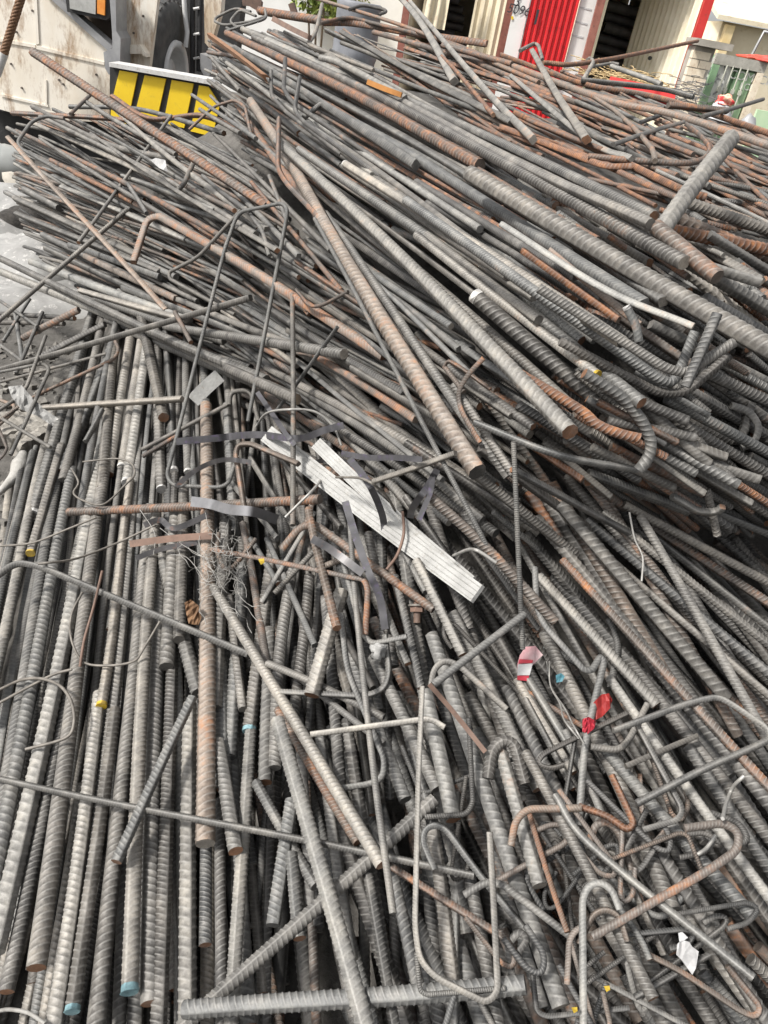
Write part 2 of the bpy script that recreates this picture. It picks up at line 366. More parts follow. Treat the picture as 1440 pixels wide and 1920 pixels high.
# ------------------------------------------------------------------ the yard behind: truck, containers, walls
def py(pix, Y): return [on_y(u, v, Y) for u, v in pix]
def panel(name, pix, Y, thick, mat, parent=None):
    return MB().prism(py(pix, Y), (0, thick, 0)).build(name, mat, parent)
def root_at(name, u, Y, label, cat, group=None):
    p = on_y(u, 200, Y); return empty(name, (p[0], Y, 0.0), label, cat, group)
def bars_between(name, ends, Y, r, mat, parent, seg=10):
    return MB().tube([on_y(u, v, Y if np.isscalar(Y) else y) for (u, v), y in zip(ends, [Y] * len(ends) if np.isscalar(Y) else Y)], r, seg).build(name, mat, parent)
def corrugated(name, A, B, z0, z1, mat, parent, pitch=.11, depth=.035, back=None):
    """Sheet with trapezoid folds standing from A to B (x, y), folds upright; given real thickness."""
    A, B = np.array(A, float), np.array(B, float); L = np.linalg.norm(B - A); t = (B - A) / L; nrm = np.array([-t[1], t[0]])
    n = max(1, int(L / pitch)); pr = []
    for k in range(n + 1):
        for f, o in ((0, 0), (.30, 0), (.5, 1), (.80, 1)):
            s = (k + f) * L / (n + 1); pr.append(A + t * s + nrm * depth * o)
    pr.append(B); m = MB(); th = .004
    for a, b in zip(pr[:-1], pr[1:]):
        m.prism([(a[0], a[1], z0), (b[0], b[1], z0), (b[0], b[1], z1), (a[0], a[1], z1)], (nrm[0] * th, nrm[1] * th, 0))
    return m.build(name, mat, parent)

WHITE_RUST = plain('white_paint_rusty', (0.691, 0.614, 0.499), (0.806, 0.768, 0.691), 2.2, .6, bump=.15, bscale=25, c3=(.320, .208, .120), streak=(1.0, 1.0, .35), c3r=(.50, .66))
WHITE_PLATE = plain('white_plate_streaked', (0.614, 0.480, 0.326), (0.787, 0.749, 0.672), 2.6, .6, bump=.1, bscale=25, c3=(.336, .216, .128), streak=(1.6, 1.6, .4), c3r=(.48, .64))
TRIM = plain('grey_trim', (.240, .240, .248), (.336, .336, .336), 8, .45, metal=.2)
DARKBROWN = plain('dark_brown_panel', (.075, .06, .05), (.12, .10, .085), 5, .7)
BLACK = plain('black_rubber', (.016, .016, .017), (.035, .034, .033), 12, .75, bump=.25, bscale=90)
TYRE = plain('tyre_rubber', (.035, .035, .034), (.085, .082, .078), 9, .8, bump=.3, bscale=120)
YELLOW = plain('yellow_enamel', (.70, .47, .012), (.80, .56, .015), 3, .55, bump=.05, bscale=40, c3=(.56, .38, .03))
LIPGREY = plain('scuffed_grey_lip', (.440, .432, .416), (.576, .568, .552), 14, .55, c3=(.280, .240, .208))
LENS = plain('headlight_lens', (.400, .400, .384), (.528, .528, .504), 20, .15, metal=.3)
AMBER = plain('amber_lens', (.640, .208, .040), (.704, .288, .064), 20, .2)
ROPE = plain('wire_rope_rust', (.096, .052, .028), (.208, .112, .056), 60, .75)
RIMW = plain('white_rim', (.528, .520, .504), (.656, .648, .632), 10, .5)

def truck():
    t = root_at('crane_truck', 180, 7.2, 'rusty white crane truck with a yellow and black striped bumper behind the heap', 'truck')
    panel('body', [(-90, -90), (60, -90), (96, -2), (201, 92), (207, 150), (206, 230), (60, 222), (0, 205), (-90, 190)], 7.0, .8, WHITE_RUST, t)
    for s in ([(-20, 68), (66, 84), (66, 90), (-20, 75)], [(68, 85), (195, 116), (195, 122), (68, 92)], [(62, -20), (68, -20), (73, 82), (67, 84)], [(2, 176), (90, 197), (90, 201), (2, 181)], [(84, 150), (87, 150), (88, 196), (85, 196)]):
        panel('seam', s, 6.991, .02, WHITE_RUST, t)
    panel('edge_trim', [(80, -15), (96, -15), (212, 88), (202, 95)], 6.97, .12, TRIM, t)
    panel('front_recess', [(96, -40), (206, -40), (214, 86), (208, 88)], 7.25, .1, DARKBROWN, t)
    h = panel('headlight', [(118, -40), (126, 22), (199, 38), (206, 32), (205, -40)], 6.93, .3, BLACK, t)
    panel('lens', [(127, -40), (131, 16), (179, 27), (180, -40)], 6.915, .02, LENS, h)
    panel('indicator', [(182, -40), (182, 25), (196, 29), (198, -40)], 6.91, .03, AMBER, h)
    panel('bracket', [(203, -40), (216, -40), (218, 58), (226, 72), (225, 120), (204, 140), (197, 128), (194, 98), (211, 90), (210, 60)], 6.85, .22, TRIM, t)
    pl = panel('side_plate', [(214, -40), (300, -40), (279, 135), (222, 124)], 7.15, .06, WHITE_PLATE, t)
    panel('ledge', [(226, 84), (262, 84), (273, 100), (274, 107), (268, 105), (266, 101), (226, 101)], 7.05, .10, WHITE_RUST, pl)
    # striped bumper: black board, yellow fields standing a little proud, pale lip
    bp = panel('bumper', [(206, 123), (392, 156), (420, 190), (400, 262), (205, 232)], 6.6, .14, BLACK, t)
    for q in ([(224, 132), (258, 138), (243, 208), (207, 200)], [(271, 141), (311, 148), (293, 228), (251, 220)], [(322, 150), (363, 157), (345, 240), (306, 232)], [(373, 160), (391, 163), (412, 196), (398, 256), (357, 246)], [(208, 206), (238, 214), (236, 232), (207, 228)]):
        panel('yellow_field', q, 6.585, .02, YELLOW, bp)
    panel('lip', [(204, 117), (392, 149), (404, 165), (390, 158), (205, 125)], 6.55, .20, LIPGREY, bp)
    for u, v in ((110, 150), (118, 158), (30, 60), (60, 20), (20, 120), (180, 140), (190, 185), (40, 165), (235, 60), (250, 62), (268, 30)):
        pp = on_y(u, v, 6.988 if u < 210 else 7.138); MB().tube([pp, pp + np.array([0, .03, 0])], .009, 6, smooth=False).build('bolt_head', DARKBROWN, t)
    # wheel, its tread toward the viewer and its face turned to the right
    c = on_y(296, 138, 8.0); ax = np.array([math.cos(.02), -math.sin(.02), 0.0]); e1 = np.array([-ax[1], ax[0], 0.0]); e2 = np.array([0, 0, 1.0])
    def lathe(prof, seg=56):
        th = np.linspace(0, 2 * np.pi, seg, endpoint=False); m = MB(); n = len(prof)
        V = [c + ax * a + r * (math.cos(q) * e1 + math.sin(q) * e2) for q in th for a, r in prof]
        F = [(i * n + k, i * n + k + 1, ((i + 1) % seg) * n + k + 1, ((i + 1) % seg) * n + k) for i in range(seg) for k in range(n - 1)]
        return m.add(V, F, True)
    w = empty('wheel', c); w.parent = t; w.matrix_parent_inverse = t.matrix_world.inverted()
    R = .62
    ty = lathe([(.16, .29), (.175, .38), (.18, .50), (.155, .575), (.12, R - .015), (-.16, R - .015), (-.21, .575), (-.22, .45), (-.20, .33)]).build('tyre', TYRE, None, origin=c)
    ty.parent = w; ty.matrix_parent_inverse = w.matrix_world.inverted()
    lug = MB()
    for k in range(34):
        for sd in (-1, 1):
            q0 = 2 * math.pi * (k + (.5 if sd > 0 else 0)) / 34
            def pt(a, dq, r): 
                q = q0 + dq; return c + ax * a + r * (math.cos(q) * e1 + math.sin(q) * e2)
            a0, a1 = (-.02, -.005) if sd > 0 else (-.02, -.035)
            outer = .135 if sd > 0 else -.19
            P = [pt(a0, .0, R), pt(outer, .07, R - .012), pt(outer, .17, R - .012), pt(a0, .10, R)]
            P2 = [pt(a0, .0, R - .03), pt(outer, .07, R - .05), pt(outer, .17, R - .05), pt(a0, .10, R - .03)]
            lug.add(P + P2, [(0, 1, 2, 3), (0, 4, 5, 1), (1, 5, 6, 2), (2, 6, 7, 3), (3, 7, 4, 0)])
    lg = lug.build('tread', TYRE, None, origin=c); lg.parent = w; lg.matrix_parent_inverse = w.matrix_world.inverted(); lg['kind'] = 'stuff'
    rim = lathe([(.165, .30), (.195, .295), (.185, .25), (.175, .24), (.05, .225), (.03, .14), (.12, .14), (.13, .0)]).build('rim', RIMW, None, origin=c)
    rim.parent = w; rim.matrix_parent_inverse = w.matrix_world.inverted()
    # dark bay behind the wheel, pipe, ladder, pale post
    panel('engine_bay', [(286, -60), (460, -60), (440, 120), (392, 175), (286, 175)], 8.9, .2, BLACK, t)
    bars_between('exhaust_pipe', [(343, -40), (347, 30), (351, 60), (348, 88)], 8.1, .022, RIMW, t, 12)
    ld = bars_between('ladder_rail', [(361, -40), (361, 142)], 8.15, .024, BLACK, t); bars_between('ladder_rail', [(377, -40), (373, 134)], 8.15, .024, BLACK, t)
    for v in (15, 63, 108): bars_between('rung', [(363, v + 2), (374, v)], 8.12, .012, LIPGREY, ld)
    panel('pale_post', [(381, -60), (420, -60), (414, 20), (402, 60), (394, 92), (384, 80)], 8.3, .12, WHITE_PLATE, t)
    panel('mudguard', [(375, 100), (396, 108), (398, 130), (388, 152), (376, 130)], 7.9, .2, TRIM, t)
    # black block painted in as undercarriage shade and fender, down to the ground
    panel('chassis_shade', [(-90, 200), (205, 226), (400, 262), (400, 330), (-90, 330)], 7.5, .6, BLACK, t)
    # steel rope with its ferrule hanging before the body
    a, b = on_y(52, -45, 6.75), on_y(6, 104, 6.75); d = b - a; L = np.linalg.norm(d); d /= L
    n1 = np.cross(d, [0, 1, 0]); n1 /= np.linalg.norm(n1); n2 = np.cross(d, n1); m = MB(); rr = .021
    for k in range(6):
        s = np.linspace(0, L, 60); ph = s / .17 * 2 * np.pi + k * np.pi / 3
        m.tube(a + np.outer(s, d) + rr * (np.outer(np.cos(ph), n1) + np.outer(np.sin(ph), n2)), .0125, 6)
    rp = m.build('wire_rope', ROPE); tag(rp, 'thick rusty twisted wire rope hanging in front of the white truck body', 'wire rope')
    f = MB().tube([b - d * .02, b + d * .16], [.036, .030], 14).build('ferrule', LIPGREY, rp)
truck()

CREAM = plain('cream_sheet', (0.576, 0.499, 0.355), (0.672, 0.595, 0.451), 3, .6, bump=.08, bscale=30, c3=(.464, .376, .264))
WALLW = plain('whitewashed_wall', (0.686, 0.676, 0.645), (0.770, 0.759, 0.738), 1.5, .85, bump=.1, bscale=30)
REDP = plain('red_sheet', (0.546, 0.020, 0.024), (0.651, 0.031, 0.035), 2, .45, c3=(.360, .024, .024))
REDFRAME = plain('red_frame', (.480, .024, .022), (.576, .036, .032), 4, .5, c3=(.320, .040, .032))
BROWNPOST = plain('brown_red_post', (.208, .072, .052), (.304, .120, .088), 8, .6, c3=(.096, .048, .040))
INNER = plain('container_inside', (0.710, 0.634, 0.480), (0.806, 0.739, 0.595), 3, .7)
BEIGE = plain('beige_render', (0.620, 0.540, 0.390), (0.700, 0.630, 0.490), 1.6, .9, bump=.1, bscale=20, c3=(.496, .400, .256))
BRICK = plain('pale_brick', (0.660, 0.560, 0.420), (0.780, 0.690, 0.550), 7, .9, bump=.2, bscale=60, c3=(.464, .320, .224))
CONC = plain('grey_concrete', (.288, .264, .224), (.400, .368, .320), 6, .9, bump=.3, bscale=60)
GREENP = plain('faded_green_paint', (0.190, 0.340, 0.190), (0.340, 0.476, 0.286), 2.5, .6, c3=(.272, .320, .216))
GREENL = plain('pale_green_sheet', (0.403, 0.557, 0.346), (0.499, 0.634, 0.422), 2.5, .7)
RODS = plain('galvanised_rod', (.464, .464, .384), (.576, .576, .496), 12, .5)
PRINT = plain('white_print', (.624, .624, .592), (.672, .672, .640), 12, .7)
INK = plain('black_ink', (.03, .03, .035), None, 5, .7)
SMUDGE = plain('grey_smudge', (.440, .440, .440), (.528, .528, .528), 9, .9)
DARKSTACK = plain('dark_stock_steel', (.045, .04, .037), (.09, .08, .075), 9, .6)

def text_on(name, body, u, v, Y, size, mat, parent, shear=0.0):
    cu = bpy.data.curves.new(name, 'FONT'); cu.body = body; cu.size = size; cu.extrude = .001; cu.align_x = 'CENTER'; cu.align_y = 'CENTER'; cu.shear = shear
    tmp = bpy.data.objects.new(name, cu); me = bpy.data.meshes.new_from_object(tmp); bpy.data.objects.remove(tmp); me.materials.clear(); me.name = name
    o = obj(name, me, mat)
    p = on_y(u, v, Y); M = Matrix.Translation(Vector(p)) @ Matrix.Rotation(math.pi / 2, 4, 'X')
    o.parent = parent; o.matrix_parent_inverse = parent.matrix_world.inverted(); o.matrix_world = M
    return o

def open_container(name, uL, uR, Y, depth, zt, label, frameL, frameR, inside_mat, vref, back):
    """Container seen into its open end; uL/uR are frame positions of the opening at row vref."""
    xL, xR = on_y(uL, vref, Y)[0], on_y(uR, vref, Y)[0]
    t = empty(name, ((xL + xR) / 2, Y, 0), label, 'container')
    corrugated('side_wall', (xR, Y + .05), (xR - back[0], Y + back[1]), .12, zt - .1, inside_mat, t, pitch=.13, depth=.045)
    corrugated('outer_wall', (xR + .06, Y + .1), (xR + .06, Y + depth), .12, zt - .1, inside_mat, t, pitch=.16, depth=.04)
    corrugated('side_wall', (xL, Y + depth), (xL, Y + .05), .12, zt - .1, inside_mat, t, pitch=.16, depth=.04)
    MB().box((xL, Y + depth, .1), (xR, Y + depth + .04, zt)).build('end_wall', inside_mat, t)
    MB().box((xL - .05, Y, zt - .1), (xR + .05, Y + depth + .04, zt)).build('roof', inside_mat, t)
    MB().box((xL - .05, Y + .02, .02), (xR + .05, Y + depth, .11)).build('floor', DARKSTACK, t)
    if frameL is not None: MB().box((xL - .10, Y - .03, 0), (xL - .005, Y + .08, zt + .02)).build('corner_post', frameL, t)
    if frameR is not None: MB().box((xR + .005, Y - .03, 0), (xR + .12, Y + .08, zt + .02)).build('corner_post', frameR, t)
    return t, xL, xR
def stock(label, x0, x1, y0, y1, z0, rows, per, r, grp, seed):
    q = random.Random(seed)
    for i in range(rows):
        for k in range(per):
            x = x0 + (x1 - x0) * (k + .5 * (i % 2)) / per; z = z0 + r + i * r * 1.75
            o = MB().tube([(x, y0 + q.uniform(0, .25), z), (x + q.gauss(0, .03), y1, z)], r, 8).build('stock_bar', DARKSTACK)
            yield o, i, k
ct, xl, xr = open_container('open_container', 1104, 1281, 12.0, 6.0, 2.75, 'open cream container with red corner post, dark steel stock inside', BROWNPOST, REDFRAME, INNER, 120, (on_y(1281, 120, 12.0)[0] - on_y(1172, 120, 13.5)[0], 1.5))  # right side_wall slants inward as a partition, angled to catch more light
# long dark steel stock lying crosswise inside
def crosswise(n, x0, x1, y, z0, grp, lab, seed, tilt=-.05, r=.055):
    q = random.Random(seed)
    for k in range(n):
        z = z0 + r + k * 2 * r * .92
        m = MB(); yy = y + q.uniform(-.10, .10); m.tube([(x0 + q.uniform(0, .3), yy, z + .04), (x1 - q.uniform(0, .25), yy, z + .04 + tilt * (x1 - x0))], r, 7)
        o = m.build('stock_bar', DARKSTACK); tag(o, '%s, %s' % (lab, 'lowest one' if k == 0 else ordinal_(k) + ' from the bottom'), 'steel stock', grp)
def ordinal_(k): return ['lowest', 'second', 'third', 'fourth', 'fifth', 'sixth', 'seventh', 'eighth', 'ninth', 'tenth', 'eleventh', 'twelfth', 'thirteenth', 'fourteenth', 'fifteenth', 'sixteenth'][k]
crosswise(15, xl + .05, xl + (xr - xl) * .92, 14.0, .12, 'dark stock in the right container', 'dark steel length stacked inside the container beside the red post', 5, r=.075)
for u, v, Yw, r in ((1219, 109, 12.62, .026), (1225, 150, 12.55, .055)):
    p = on_y(u, v, Yw); p = on_y(u, v, Yw); P = [(p[0] + math.cos(a) * r, Yw, p[2] + math.sin(a) * r) for a in np.linspace(0, 2 * np.pi, 12, endpoint=False)]
    MB().prism(P, (0, .03, 0)).build('round_vent', BLACK, ct)
# second, leftmost opening
ct2, xl2, xr2 = open_container('open_shed_container', 766, 943, 12.6, 5.0, 2.85, 'open cream container stacked with dark steel, behind the leaning pale bars', BROWNPOST, BROWNPOST, CREAM, 40, (.42, .35))
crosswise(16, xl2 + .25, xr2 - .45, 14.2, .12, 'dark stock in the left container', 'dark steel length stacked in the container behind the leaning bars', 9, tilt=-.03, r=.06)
pc = on_y(816, 20, 12.45)
def draped_sheet():
    m = MB(); n, k = 14, 10; V = []
    for j in range(k):
        for i in range(n):
            x = pc[0] - .17 + .34 * i / (n - 1); z = 2.6 - (2.6 - pc[2] + .2) * j / (k - 1); V.append((x, 12.42 + .03 * math.sin(i * 1.3) + .012 * math.sin(j * 1.1 + i), z))
    F = [(j * n + i, j * n + i + 1, (j + 1) * n + i + 1, (j + 1) * n + i) for j in range(k - 1) for i in range(n - 1)]
    m.add(V, F, True); b = len(V); m.add([(x, y + .006, z) for x, y, z in V], [f[::-1] for f in F], True)
    return m.build('hanging_sheet', CREAM)
tag(draped_sheet(), 'beige cloth hanging in the doorway of the left container', 'cloth')
# panels between the two openings
def upright(name, u0, u1, Y, v, label, cat, mat, zt=2.9, corr=0.0, parts=None):
    x0, x1 = on_y(u0, v, Y)[0], on_y(u1, v, Y)[0]; t = empty(name, ((x0 + x1) / 2, Y, 0), label, cat)
    if corr: corrugated('sheet', (x1, Y), (x0, Y), .05, zt, mat, t, pitch=corr, depth=-.03)
    else: MB().box((x0, Y, .05), (x1, Y + .04, zt)).build('sheet', mat, t)
    MB().box((x0 + .02, Y + .05, 0), (x0 + .07, Y + .10, zt - .05)).build('stud', BROWNPOST, t); MB().box((x1 - .07, Y + .05, 0), (x1 - .02, Y + .10, zt - .05)).build('stud', BROWNPOST, t)
    return t
wp = upright('white_door_panel', 953, 981, 12.15, 60, 'white panel with handwritten numbers left of the red sheet', 'panel', WALLW)
text_on('handwriting', '3', 969, 3, 12.14, .16, INK, wp, .2); text_on('handwriting', '5096', 972, 19, 12.14, .15, INK, wp, .2)
panel('yellow_spot', [(958, 31), (962, 30), (963, 36), (959, 37)], 12.14, .003, YELLOW, wp)
rp_ = upright('red_corrugated_panel', 983, 1072, 12.1, 60, 'bright red corrugated sheet between two white panels', 'panel', REDP, corr=.085)
panel('dark_patch', [(1007, 18), (1012, 18), (1005, 46), (1001, 46)], 12.06, .008, INK, rp_)
wp2 = upright('white_smudged_panel', 1074, 1104, 12.15, 60, 'white panel with grey smudges right of the red sheet', 'panel', WALLW)
for v in (14, 41, 66): panel('smudge', [(1092 - v * .3, v - 2), (1114 - v * .3, v + 3), (1113 - v * .3, v + 6), (1091 - v * .3, v + 1)], 12.145, .003, SMUDGE, wp2)
# pale wall, shrub and drum at the far left of the opening
x0, x1 = on_y(395, 30, 14.5)[0], on_y(775, 30, 14.5)[0]
tag(MB().box((x0, 14.5, 0), (x1, 14.7, 2.3)).build('yard_wall', WALLW), 'pale whitewashed yard wall between truck and containers', 'wall', kind='thing')
def drum():
    c = on_y(676, 0, 11.0); t = empty('steel_drum', (c[0], 11.0, 0), 'grey ribbed drum standing before the white yard wall', 'drum')
    prof = [(0, .26), (.05, .275), (.45, .27), (.50, .285), (.55, .27), (1.0, .27), (1.05, .285), (1.1, .27), (1.55, .27), (1.6, .28), (1.62, .25), (1.62, 0)]
    th = np.linspace(0, 2 * np.pi, 28, endpoint=False); n = len(prof); m = MB()
    m.add([(c[0] + r * math.cos(q), 11.0 + r * math.sin(q), z) for q in th for z, r in prof], [(i * n + k, ((i + 1) % 28) * n + k, ((i + 1) % 28) * n + k + 1, i * n + k + 1) for i in range(28) for k in range(n - 1)], True)
    m.build('shell', plain('drum_grey', (.13, .135, .15), (.20, .205, .22), 6, .6), t)
drum()
def shrub(label, u, v, Y, size, seed):
    c = on_y(u, v, Y); q = random.Random(seed); t = empty('shrub', (c[0], Y, 0), label, 'shrub')
    leafm = plain('shrub_leaf', (.10, .16, .03), (.26, .30, .06), 14, .6); m = MB()
    for _ in range(900):
        d = Vector((q.gauss(0, 1), q.gauss(0, 1), q.gauss(0, 1))).normalized() * size * (q.random() ** .4)
        p = Vector((c[0] + d.x * 1.6, Y + d.y, max(.3, c[2] + d.z))); s = q.uniform(.04, .09)
        a = Vector((q.gauss(0, 1), q.gauss(0, 1), q.gauss(0, 1))).normalized(); b = a.orthogonal().normalized()
        m.add([p + a * s, p + b * s * .4, p - a * s, p - b * s * .4], [(0, 1, 2, 3)])
    m.build('crown', leafm, t)
    tr = MB()
    for k in range(5):
        a = q.uniform(0, 6.28); tr.tube([(c[0] + .1 * math.cos(a), Y + .1 * math.sin(a), 0), (c[0] + .35 * math.cos(a), Y + .3 * math.sin(a), max(.8, c[2]))], [.03, .012], 6)
    tr.build('trunk', plain('shrub_bark', (.10, .075, .05), (.16, .12, .09), 20, .9), t)
shrub('green shrub showing over the wall at the top edge', 615, -14, 14.1, .42, 4)

# right: brick pillar with slab, beige house, green container
def brick_pillar():
    Y = 10.4; x0, x1 = on_y(1283, 150, Y)[0], on_y(1324, 150, Y)[0]; zt = on_y(1320, 88, Y)[2]
    t = empty('brick_pillar', ((x0 + x1) / 2, Y, 0), 'pale brick pillar with a concrete slab on top beside the red post', 'pillar')
    MB().box((x0 + .008, Y + .008, 0), (x1 - .008, Y + .35, zt)).build('core', CONC, t)
    h, g, w = .085, .010, .21; z = .0; k = 0; me = None
    while z + h < zt:
        x = x0 - (w / 2 if k % 2 else 0)
        while x < x1 - .02:
            a, b = max(x, x0), min(x + w - g, x1)
            if b - a > .03: MB().box((a, Y, z), (b, Y + .12, z + h - g)).build('brick', BRICK, t)
            x += w
        z += h; k += 1
    s0, s1 = on_y(1300, 82, Y)[0], on_y(1372, 82, Y)[0]
    MB().box((s0, Y - .12, zt + .004), (s1, Y + .42, zt + .07)).build('slab', CONC, t)
brick_pillar()
def beige_house():
    Y = 19.0; t = root_at('beige_house', 1400, Y, 'sunlit beige house with low roofs behind the green container', 'house')
    x0 = on_y(1335, 100, Y)[0]; x1 = on_y(1600, 100, Y)[0]; zt = on_y(1400, 48, Y)[2]
    MB().box((x0, Y, 0), (x1, Y + 6, zt)).build('wall', BEIGE, t)
    a = on_y(1340, 18, Y); b = on_y(1428, 8, Y + 3)
    MB().prism([(x0 - .2, Y - .3, zt + .003), (x1, Y - .3, zt + .003), (x1, Y + 3, zt + .75), (x0 - .2, Y + 3, zt + .75)], (0, 0, .08)).build('roof', BEIGE, t)
    MB().box((x0 + .05, Y - .22, zt - 1.6), (x0 + .22, Y - .02, zt - .05)).build('pilaster', plain('ochre_stain', (.66, .50, .25), (.76, .62, .38), 3, .9), t)
    MB().box((x0 - 2.2, Y + .4, 0), (x0 - .05, Y + 5, zt - .4)).build('annex', BEIGE, t)
beige_house()
def green_container():
    Y = 11.0; tl, trr = on_y(1345, 99, Y), on_y(1437, 117, Y); x0, x1 = tl[0], trr[0]; zt = .5 * (tl[2] + trr[2]); zb = zt - 2.55
    t = empty('green_container', ((x0 + x1) / 2, Y, 0), 'faded green shipping container with closed doors and a round emblem', 'container')
    W = x1 - x0; xm = x0 + W * .46
    MB().box((x0, Y + .05, max(.02, zb)), (x1, Y + 6.0, zt - .02)).build('body', GREENP, t)
    MB().box((x0 - .01, Y - .04, zt - .11), (x1 + .01, Y + .045, zt)).build('top_rail', plain('weathered_rail', (.30, .29, .25), (.44, .42, .37), 8, .7, c3=(.14, .12, .10)), t)
    MB().box((x0 - .01, Y - .04, max(.01, zb)), (x0 + .07, Y + .045, zt - .115)).build('corner_post', GREENP, t); MB().box((x1 - .07, Y - .04, max(.01, zb)), (x1 + .01, Y + .045, zt - .115)).build('corner_post', BRICK, t)
    for a, b, nm in ((x0 + .09, xm - .02, 'door'), (xm + .02, x1 - .09, 'door')):
        d = MB().box((a, Y, max(.1, zb + .15)), (b, Y + .045, zt - .13)).build(nm, GREENP, t)
        for zz in (zt - 1.15, zt - 2.0):
            MB().box((a + .01, Y - .012, zz), (b - .01, Y - .001, zz + .05)).build('hinge_rail', BLACK, d)
        for f in (.40, .86) if a < xm else (.14, .55):
            xx = a + (b - a) * f
            m = MB().tube([(xx, Y - .035, zt - .1), (xx, Y - .035, max(.15, zb + .1))], .010, 8)
            for zz in (zt - .38, zt - 1.30, zt - 2.1): m.box((xx - .018, Y - .045, zz), (xx + .018, Y - .002, zz + .05))
            m.build('lock_rod', RODS, d)
    ec = on_y(1341, 147, Y); er = .26
    disc = [(ec[0] + er * .62 * math.cos(a), Y - .004, ec[2] + er * math.sin(a)) for a in np.linspace(0, 2 * np.pi, 30, endpoint=False)]
    em = MB().prism(disc, (0, .003, 0)).build('emblem', PRINT, t)
    ring = MB(); n = 30
    for k in range(n):
        if k % 3 == 2: continue
        a0, a1 = 2 * np.pi * k / n, 2 * np.pi * (k + 1) / n
        ring.prism([(ec[0] + er * .62 * r * math.cos(a), Y - .008, ec[2] + er * r * math.sin(a)) for a, r in ((a0, .62), (a1, .62), (a1, .72), (a0, .72))], (0, .003, 0))
    for k in range(8):
        a = k * np.pi / 4; r = .5 if k % 2 == 0 else .3
        ring.prism([(ec[0] + er * .62 * q * math.cos(b), Y - .008, ec[2] + er * q * math.sin(b)) for b, q in ((a - .5, .12), (a, r), (a + .5, .12))], (0, .003, 0))
    ring.build('compass_mark', TRIM, em)
    text_on('lettering', 'COMSCI', 1405, 146, Y - .006, .13, PRINT, t); text_on('lettering', 'LCM', 1402, 164, Y - .006, .10, PRINT, t)
    return x0, x1, zt, Y
gx0, gx1, gzt, gY = green_container()
def lump_mesh(name, c, sx, sy, sz, mat, seed, n=10, rough=.22, flat=.25):
    bm = bmesh.new(); bmesh.ops.create_icosphere(bm, subdivisions=3, radius=1.0); q = random.Random(seed); ph = [q.uniform(0, 6.28) for _ in range(9)]
    for v in bm.verts:
        x, y, z = v.co; f = 1 + rough * (math.sin(3.1 * x + ph[0]) * math.sin(2.7 * y + ph[1]) + .6 * math.sin(6.3 * z + ph[2] + 2 * x) + .45 * math.sin(9 * y + ph[3] + 3 * z) + .3 * math.sin(15 * x + ph[4]) * math.sin(13 * z + ph[5]))
        v.co = Vector((x * f * sx, y * f * sy, max(z, -flat) * f * sz))
    me = bpy.data.meshes.new(name); bm.to_mesh(me); bm.free(); me.polygons.foreach_set('use_smooth', [True] * len(me.polygons))
    o = obj(name, me, mat); o.location = c; return o
REDT = plain('red_tarp', (.496, .040, .028), (.592, .080, .048), 6, .6, c3=(.560, .320, .200))
tag(lump_mesh('red_tarpaulin', (gx1 + .03, gY + .25, gzt + .012), .24, .3, .05, REDT, 3), 'crumpled red tarpaulin lying on the green container roof', 'tarpaulin')
fr = on_y(1432, 82, gY + .8)
f_ = MB(); a_, b_ = fr[0] - .10, fr[0] + .45; z0_, z1_ = gzt + .005, gzt + .32
f_.tube([(a_, gY + .8, z0_), (a_ + .05, gY + .8, z1_), (b_, gY + .8, z1_), (b_, gY + .8, z0_)], .02, 6)
tag(f_.build('metal_frame', TRIM), 'grey tubular frame on the green container roof', 'frame')
gp0, gp1 = on_y(1412, 230, 9.0), on_y(1475, 230, 9.0)
tag(MB().box((gp0[0], 9.0, 0), (gp1[0], 9.06, on_y(1430, 207, 9.0)[2])).build('green_sheet', GREENL), 'pale green sheet standing at the right picture edge', 'sheet')
gr = on_y(1400, 232, 8.2); tag(lump_mesh('grey_bundle', (gr[0], 8.2, gr[2] - .1), .10, .1, .16, TRIM, 8), 'small grey bundle left of the pale green sheet', 'bundle')
rb = on_y(1360, 186, 6.4); tag(lump_mesh('red_cloth', (rb[0], 6.4, rb[2] - .02), .065, .06, .05, plain('red_cream_cloth', (.66, .05, .05), (.80, .62, .42), 9, .8, lo=.46, hi=.60), 5, rough=.3), 'crumpled red and cream cloth on the far side in front of the green container', 'cloth')
gb = on_y(1352, 204, 6.4); tag(lump_mesh('grey_sack', (gb[0], 6.4, gb[2] - .12), .11, .09, .14, plain('light_sack', (.45, .45, .46), (.66, .65, .65), 8, .8), 6), 'light grey sack just below the red and cream cloth', 'sack')
# bales of wire behind the heap
def wire_bale(label, u, v, Y, rx, rz, mat, seed, n=60, r=.003):
    c = on_y(u, v, Y); q = random.Random(seed); m = MB()
    for _ in range(n):
        p = [Vector((c[0] + q.gauss(0, rx * .55), Y + q.gauss(0, .15), c[2] + q.gauss(0, rz * .5)))]; d = Vector((q.gauss(0, 1), q.gauss(0, .5), q.gauss(0, .45))).normalized()
        for k in range(7):
            d = (d + Vector((q.gauss(0, .5), q.gauss(0, .4), q.gauss(0, .25)))).normalized(); d.z *= .5; p.append(p[-1] + d * rx * .2)
        m.tube([tuple(x) for x in p], r, 5)
    return tag(m.build('wire_bale', mat), label, 'wire bale', kind='stuff')
TANW = plain('tan_wire', (.416, .288, .136), (.544, .416, .224), 20, .7); DKW = plain('dark_wire', (.056, .056, .060), (.160, .160, .160), 20, .6)
wire_bale('tan tangle of wire below the dark container opening', 1150, 142, 6.2, .17, .05, TANW, 1)
wire_bale('yellowish tangle of wire before the lit container wall', 1206, 150, 6.4, .13, .05, TANW, 2)
wire_bale('black tangle of thin wire beside the brick pillar', 1290, 178, 6.8, .10, .09, DKW, 3, 70, .0025)
